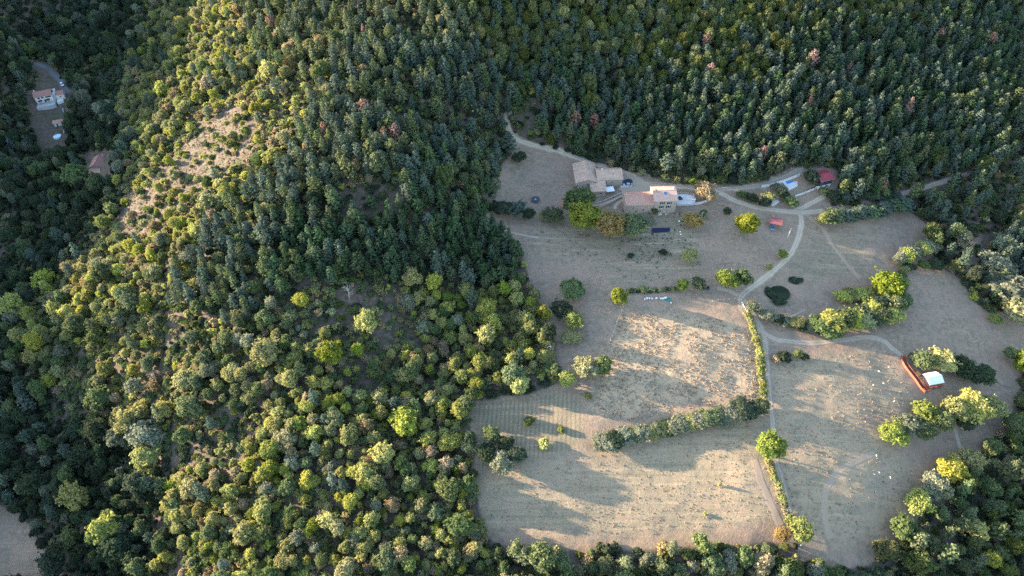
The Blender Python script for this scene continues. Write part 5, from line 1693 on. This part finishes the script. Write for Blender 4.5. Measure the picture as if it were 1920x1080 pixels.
dead(1030, 662, 6, 'bleached white dead tree at the meadow edge of the wood', 1)
dead(288, 712, 6, 'bare grey tree among yellow trees of the left slope', 2)
dead(362, 765, 6, 'bare pale tree above the small bare glade', 3)
dead(125, 918, 6, 'bare branching tree left of the sunlit yellow trees', 4)
dead(20, 855, 7, 'bare pale tree in the shade above the grey field', 5)
dead(655, 560, 7, 'bare trunk by the glade under the pines', 6)
# ------------------------------------------------------------------ far mass of trees: one object per kind
def mass(name, items, sources, kind='stuff'):
    """items: (x, y, z, rz, sx, sz, source index)"""
    src = bpy.data.collections.new(name + '_forms')
    for i, (me, colour) in enumerate(sources):
        o = bpy.data.objects.new('%s_form_%03d' % (name, i), me)
        src.objects.link(o)
        o.material_slots[0].link = 'OBJECT'; o.material_slots[0].material = LEAF[colour]
    A_ = np.array(items, float); _q = np.random.default_rng(3).uniform(.83, 1.2, len(items))
    me = bpy.data.meshes.new(name)
    me.vertices.add(len(A_)); me.vertices.foreach_set('co', A_[:, :3].astype(np.float32).ravel())
    me.attributes.new('pick', 'INT', 'POINT').data.foreach_set('value', A_[:, 6].astype(np.int32))
    me.attributes.new('turn', 'FLOAT_VECTOR', 'POINT').data.foreach_set('vector', np.stack([0 * A_[:, 3], 0 * A_[:, 3], A_[:, 3]], -1).astype(np.float32).ravel())
    me.attributes.new('size', 'FLOAT_VECTOR', 'POINT').data.foreach_set('vector', np.stack([A_[:, 4] * _q, A_[:, 4] / _q, A_[:, 5]], -1).astype(np.float32).ravel())
    ob = obj(name, me)
    tag(ob, kind=kind)
    g = bpy.data.node_groups.new(name, 'GeometryNodeTree')
    g.interface.new_socket('Geometry', in_out='INPUT', socket_type='NodeSocketGeometry')
    g.interface.new_socket('Geometry', in_out='OUTPUT', socket_type='NodeSocketGeometry')
    gi = g.nodes.new('NodeGroupInput'); go = g.nodes.new('NodeGroupOutput')
    ip = g.nodes.new('GeometryNodeInstanceOnPoints')
    ci = g.nodes.new('GeometryNodeCollectionInfo'); ci.inputs['Collection'].default_value = src
    ci.inputs['Separate Children'].default_value = True; ci.inputs['Reset Children'].default_value = True
    def na(t, n):
        a = g.nodes.new('GeometryNodeInputNamedAttribute'); a.data_type = t; a.inputs['Name'].default_value = n
        return a.outputs['Attribute']
    ip.inputs['Pick Instance'].default_value = True
    g.links.new(gi.outputs[0], ip.inputs['Points'])
    g.links.new(ci.outputs[0], ip.inputs['Instance'])
    g.links.new(na('INT', 'pick'), ip.inputs['Instance Index'])
    e2r = g.nodes.new('FunctionNodeEulerToRotation')
    g.links.new(na('FLOAT_VECTOR', 'turn'), e2r.inputs[0])
    g.links.new(e2r.outputs[0], ip.inputs['Rotation'])
    g.links.new(na('FLOAT_VECTOR', 'size'), ip.inputs['Scale'])
    g.links.new(ip.outputs[0], go.inputs[0])
    md = ob.modifiers.new('scatter', 'NODES'); md.node_group = g
    return ob


BC = ['deep', 'green', 'oak', 'yellow', 'olive', 'tan', 'bright', 'grey']
PC = ['pine', 'pinegreen', 'rust', 'pinedark']
N_SINGLE = 295
def rank(kd):
    T = [t for t in TREES if t[6] == kd]
    vis = [(-(t[8] / t[5]) if (10 < t[3] < 1910 and 10 < t[4] - 0.35 * t[9] / t[5] * FPX < 1085) else 1.0) for t in T]
    order = np.argsort(vis, kind='stable')
    return [T[i] for i in order], sum(1 for v in vis if v < 0)


SINGLE_B = rank('B')[0][:N_SINGLE - N_SPECIAL_B]
SINGLE_P = rank('P')[0][:N_SINGLE - N_SPECIAL_P]
REST_B = rank('B')[0][N_SINGLE - N_SPECIAL_B:]
REST_P = rank('P')[0][N_SINGLE - N_SPECIAL_P:]
r = np.random.default_rng(55)
it = []
for t in REST_B:
    f = int(r.integers(len(BROAD)))
    it.append((t[0], t[1], t[2], r.uniform(0, 6.28), t[8] / (2 * BROAD[f].R), t[9] / BROAD[f].H, f * len(BC) + BC.index(t[7])))
mass('broadleaf_wood', it, [(f.joined, c) for f in BROAD for c in BC])
it = []
for t in REST_P:
    f = int(r.integers(len(PINE)))
    it.append((t[0], t[1], t[2], r.uniform(0, 6.28), t[8] / (2 * PINE[f].R), t[9] / PINE[f].H, f * len(PC) + PC.index(t[7])))
mass('pine_wood', it, [(f.joined, c) for f in PINE for c in PC])

# undergrowth between the trunks
X, Y, Zz, px, py, d, r = scatter(2.9, 901)
zn = zone_of(px, py)
keep = ~inpoly(px, py, OPEN) & ~inpoly(px, py, LEFT_FIELD) & (r.random(len(px)) < .85)
for poly, kp in CLEAR:
    if kp == 0.0: keep &= ~inpoly(px, py, poly)
    elif kp < .3: keep &= ~(inpoly(px, py, poly) & (r.random(len(px)) < .5))
keep &= ~(inpoly(px, py, SLOPE) & (r.random(len(px)) > .5))
it = []
UC = ['deep', 'green', 'olive', 'tan', 'oak', 'yellow']
for i in np.nonzero(keep)[0]:
    f = int(r.integers(3)); s = r.uniform(.5, 1.5)
    w = {'valley': (.6, .3, .05, .05, 0, 0), 'sunny': (.02, .22, .28, .13, .1, .25), 'lower': (.04, .24, .26, .2, .1, .16), 'midleft': (.1, .28, .25, .18, .08, .11)}.get(zn[i], (.35, .3, .12, .08, .1, .05))
    c = int(r.choice(6, p=np.array(w) / sum(w)))
    it.append((X[i], Y[i], Zz[i] - .15, r.uniform(0, 6.28), s, s * r.uniform(.7, 1.2), f * 6 + c))
mass('undergrowth', it, [(f.joined, c) for f in BUSH for c in UC])
# ------------------------------------------------------------------ individual forest trees
PLACES = [(60, 900, 'above the grey corner field'), (150, 1030, 'right of the grey corner field'), (270, 900, 'in the dark lower left hollow'), (330, 1040, 'at lower left foot of wood'),
          (300, 800, 'on the lower left slope'), (120, 660, 'on the leftmost sunlit spur'), (260, 620, 'in the middle of the left slope'), (420, 700, 'left of the big pale green tree'), (430, 810, 'around the small bare glade'),
          (420, 920, 'in the yellow wood left of centre'), (460, 1040, 'on the bottom edge, left of centre'), (560, 900, 'in heart of yellow lower wood'), (600, 1030, 'on bottom edge of yellow wood'),
          (560, 780, 'on upper side of yellow wood'), (700, 780, 'in the yellow wood above centre'), (720, 900, 'in the thick of the yellow wood'), (740, 1030, 'on bottom edge near lower meadow'),
          (850, 800, 'along the striped field'), (850, 900, 'on west edge of lower meadow'), (870, 1020, 'at west corner of lower meadow'), (800, 660, 'in the tan wood beside the meadow'), (960, 650, 'at the tan wood edge by tussocky meadow'),
          (760, 580, 'around the long glade'), (960, 560, 'at the shaded wood edge'), (1000, 1050, 'below left part of lower meadow'), (1150, 1060, 'below middle of lower meadow'), (1330, 1060, 'below right part of lower meadow'),
          (1450, 1060, 'under corner of eastern meadow'), (1600, 1070, 'at foot of eastern meadow'), (1700, 960, 'along the eastern meadow'), (1800, 870, 'in the southeastern wood edge'), (1760, 1040, 'at bottom of southeastern wood'),
          (1880, 1000, 'in the far southeastern corner'), (1890, 820, 'in the dark wood on the right'), (1870, 520, 'in the eastern wood'), (1850, 400, 'in the eastern wood beside the forest track'), (1740, 420, 'at the eastern edge of shaded meadow'),
          (650, 500, 'at pine wood lower edge'), (800, 480, 'at pine wood lower right'), (930, 450, 'at pine wood meadow corner'), (500, 560, 'at pine wood lower left'), (600, 380, 'around the dark pine glade'),
          (800, 380, 'in the heart of the pine wood'), (900, 330, 'at pine wood edge by paddock'), (420, 480, 'on pine wood left flank'), (620, 250, 'on the upper pine ridge'), (800, 220, 'on the slope below the top'), (700, 100, 'high on the pine ridge'),
          (920, 200, 'where the track leaves the wood'), (1060, 240, 'in the pines above the track'), (1200, 270, 'in the pines above the barn'), (1330, 290, 'in the pines above the terrace'), (1460, 260, 'in the pines above the pool'), (1600, 280, 'in the pines beside the red-roofed house'),
          (1640, 350, 'behind the fir hedge'), (1750, 280, 'in the pines above the forest track'), (1100, 150, 'on the upper pine slope'), (1550, 150, 'high in the eastern pines'), (1780, 150, 'at the top of the eastern pines'), (330, 250, 'in the sunny scrub'), (420, 100, 'in the upper sunny wood'), (300, 420, 'on the sunny slope')]
_pp = np.array([(p[0], p[1]) for p in PLACES], float)


_all = np.array([(t[0], t[1]) for t in TREES]); _kd = [(t[6], t[7]) for t in TREES]
_deg = {}


def beside(x, y, kd, colr):
    d2 = ((_all - np.array([x, y])) ** 2).sum(1)
    for i in np.argsort(d2)[1:7]:
        if _kd[i] != (kd, colr):
            k, c = _kd[i]
            return 'by %s %s' % (CW[c], 'pine' if k == 'P' else 'broadleaf')
    return 'in a clump'


def single(t, kd):
    x, y, z, px, py, d, _, colr, w, h, zn = t
    cy = py - .35 * h / d * FPX
    place = PLACES[int(((_pp - np.array([px, cy])) ** 2).sum(1).argmin())][2]
    if kd == 'B':
        size = 'broad' if w > 7.3 else ('small' if w < 4.6 else ('tall' if h / w > 1.18 else 'rounded'))
        lb = '%s %s broadleaf %s, %s' % (size, CW[colr], beside(x, y, kd, colr), place)
        tree('broadleaf_tree', 'tree', BROAD[random.randrange(len(BROAD))], colr, (x, y, z), w, h, lb, lb + 's')['group'] = 'broadleaf trees ' + place
    else:
        size = 'tall' if h > 12.5 else ('short' if h < 10.2 else ('slender' if w / h < .39 else 'spreading'))
        lb = '%s %s pine %s, %s' % (size, CW[colr], beside(x, y, kd, colr), place)
        tree('pine_tree', 'tree', PINE[random.randrange(len(PINE))], colr, (x, y, z), w, h, lb, 'pines')['group'] = 'pine trees ' + place


for t in SINGLE_B: single(t, 'B')
for t in SINGLE_P: single(t, 'P')

# labels that still coincide are told apart by their order across the slope
_by = {}
for o in list(COL.objects):
    if o.get('category') and o.get('label'): _by.setdefault(o['label'], []).append(o)
for lb, os_ in _by.items():
    if len(os_) > 1:
        os_.sort(key=lambda o: float(project(o.location.x, o.location.y, o.location.z)[0]))
        for i, o in enumerate(os_):
            pre = 'leftmost' if i == 0 else ('rightmost' if i == len(os_) - 1 else ('middle' if len(os_) == 3 else ORD[i] + ' from left,'))
            if len((pre + ' ' + lb).split()) <= 16: o['label'] = pre + ' ' + lb
# ------------------------------------------------------------------ dry tussocks and weeds on the meadows
def tuft_form(seed, n, hgt, rad):
    r = np.random.default_rng(seed)
    th = r.uniform(0, 6.28, n); rr = rad * np.sqrt(r.random(n))
    C = np.stack([rr * np.cos(th), rr * np.sin(th), hgt * r.uniform(.15, .8, n)], -1)
    NN = np.stack([np.cos(th), np.sin(th), r.uniform(.1, 1.0, n)], -1) + r.normal(size=(n, 3)) * .3
    V, F = cards(C, NN, r.uniform(.22, .42, n), r)
    return leaf_mesh('grass_tuft', V, F, r, LEAF['straw'])


LEAF['straw'] = leaf_mat('dry_grass', (0.43, 0.335, 0.235), 0.012, .15, .35, (0.52, 0.41, 0.29))
LEAF['hay'] = leaf_mat('pale_grass', (0.36, 0.28, 0.21), 0.012, .2, .3)
LEAF['weed'] = leaf_mat('grey_weed', (0.175, 0.165, 0.105), 0.02, .25, .25)
TUFT = [tuft_form(700, 14, .42, .5), tuft_form(701, 10, .3, .4), tuft_form(702, 20, .5, .7)]
it = []
TC = ['straw', 'hay', 'weed']
_cl = None
for poly, sp, w, keep, smin, smax in ((TUSSOCK, 1.05, (.82, .16, .02), .75, .4, .95), (LOWER, 1.25, (.5, .49, .01), .5, .25, .6), (EAST, 1.3, (.6, .36, .04), .5, .3, .75), (SLOPE, 1.4, (.1, .4, .5), .7, .5, 1.3),
                                      (PADDOCK, 1.8, (.05, .35, .6), .45, .4, 1.0), ([(1150, 395), (1300, 398), (1300, 480), (1170, 490)], 1.5, (.05, .3, .65), .5, .5, 1.1), (OPEN, 2.4, (.2, .7, .1), .12, .2, .55)):
    X, Y, Zz, px, py, d, r = scatter(sp, int(sp * 1000) + len(it) % 77)
    k = inpoly(px, py, poly)
    if poly is not OPEN: k &= r.random(len(px)) < keep
    else: k &= (r.random(len(px)) < keep) & (fbm(X, Y, 9, 31, 2) > .5)
    for line, wd in ROADS:
        if k.any():
            ii = np.nonzero(k)[0]
            dm = np.full(len(ii), 1e9)
            for j in range(0, len(line), 2):
                dm = np.minimum(dm, (X[ii] - line[j, 0]) ** 2 + (Y[ii] - line[j, 1]) ** 2)
            k[ii[dm < (wd * .55 + .3) ** 2]] = False
    cl = fbm(X, Y, 5, 88, 2)
    for i in np.nonzero(k)[0]:
        if cl[i] < .33: continue
        s = r.uniform(smin, smax)
        it.append((X[i], Y[i], Zz[i] - .05, r.uniform(0, 6.28), s, s * r.uniform(.8, 1.2), int(r.integers(3)) * 3 + int(r.choice(3, p=w))))
print('tufts', len(it))
mass('dry_grass', it, [(f, c) for f in TUFT for c in TC])
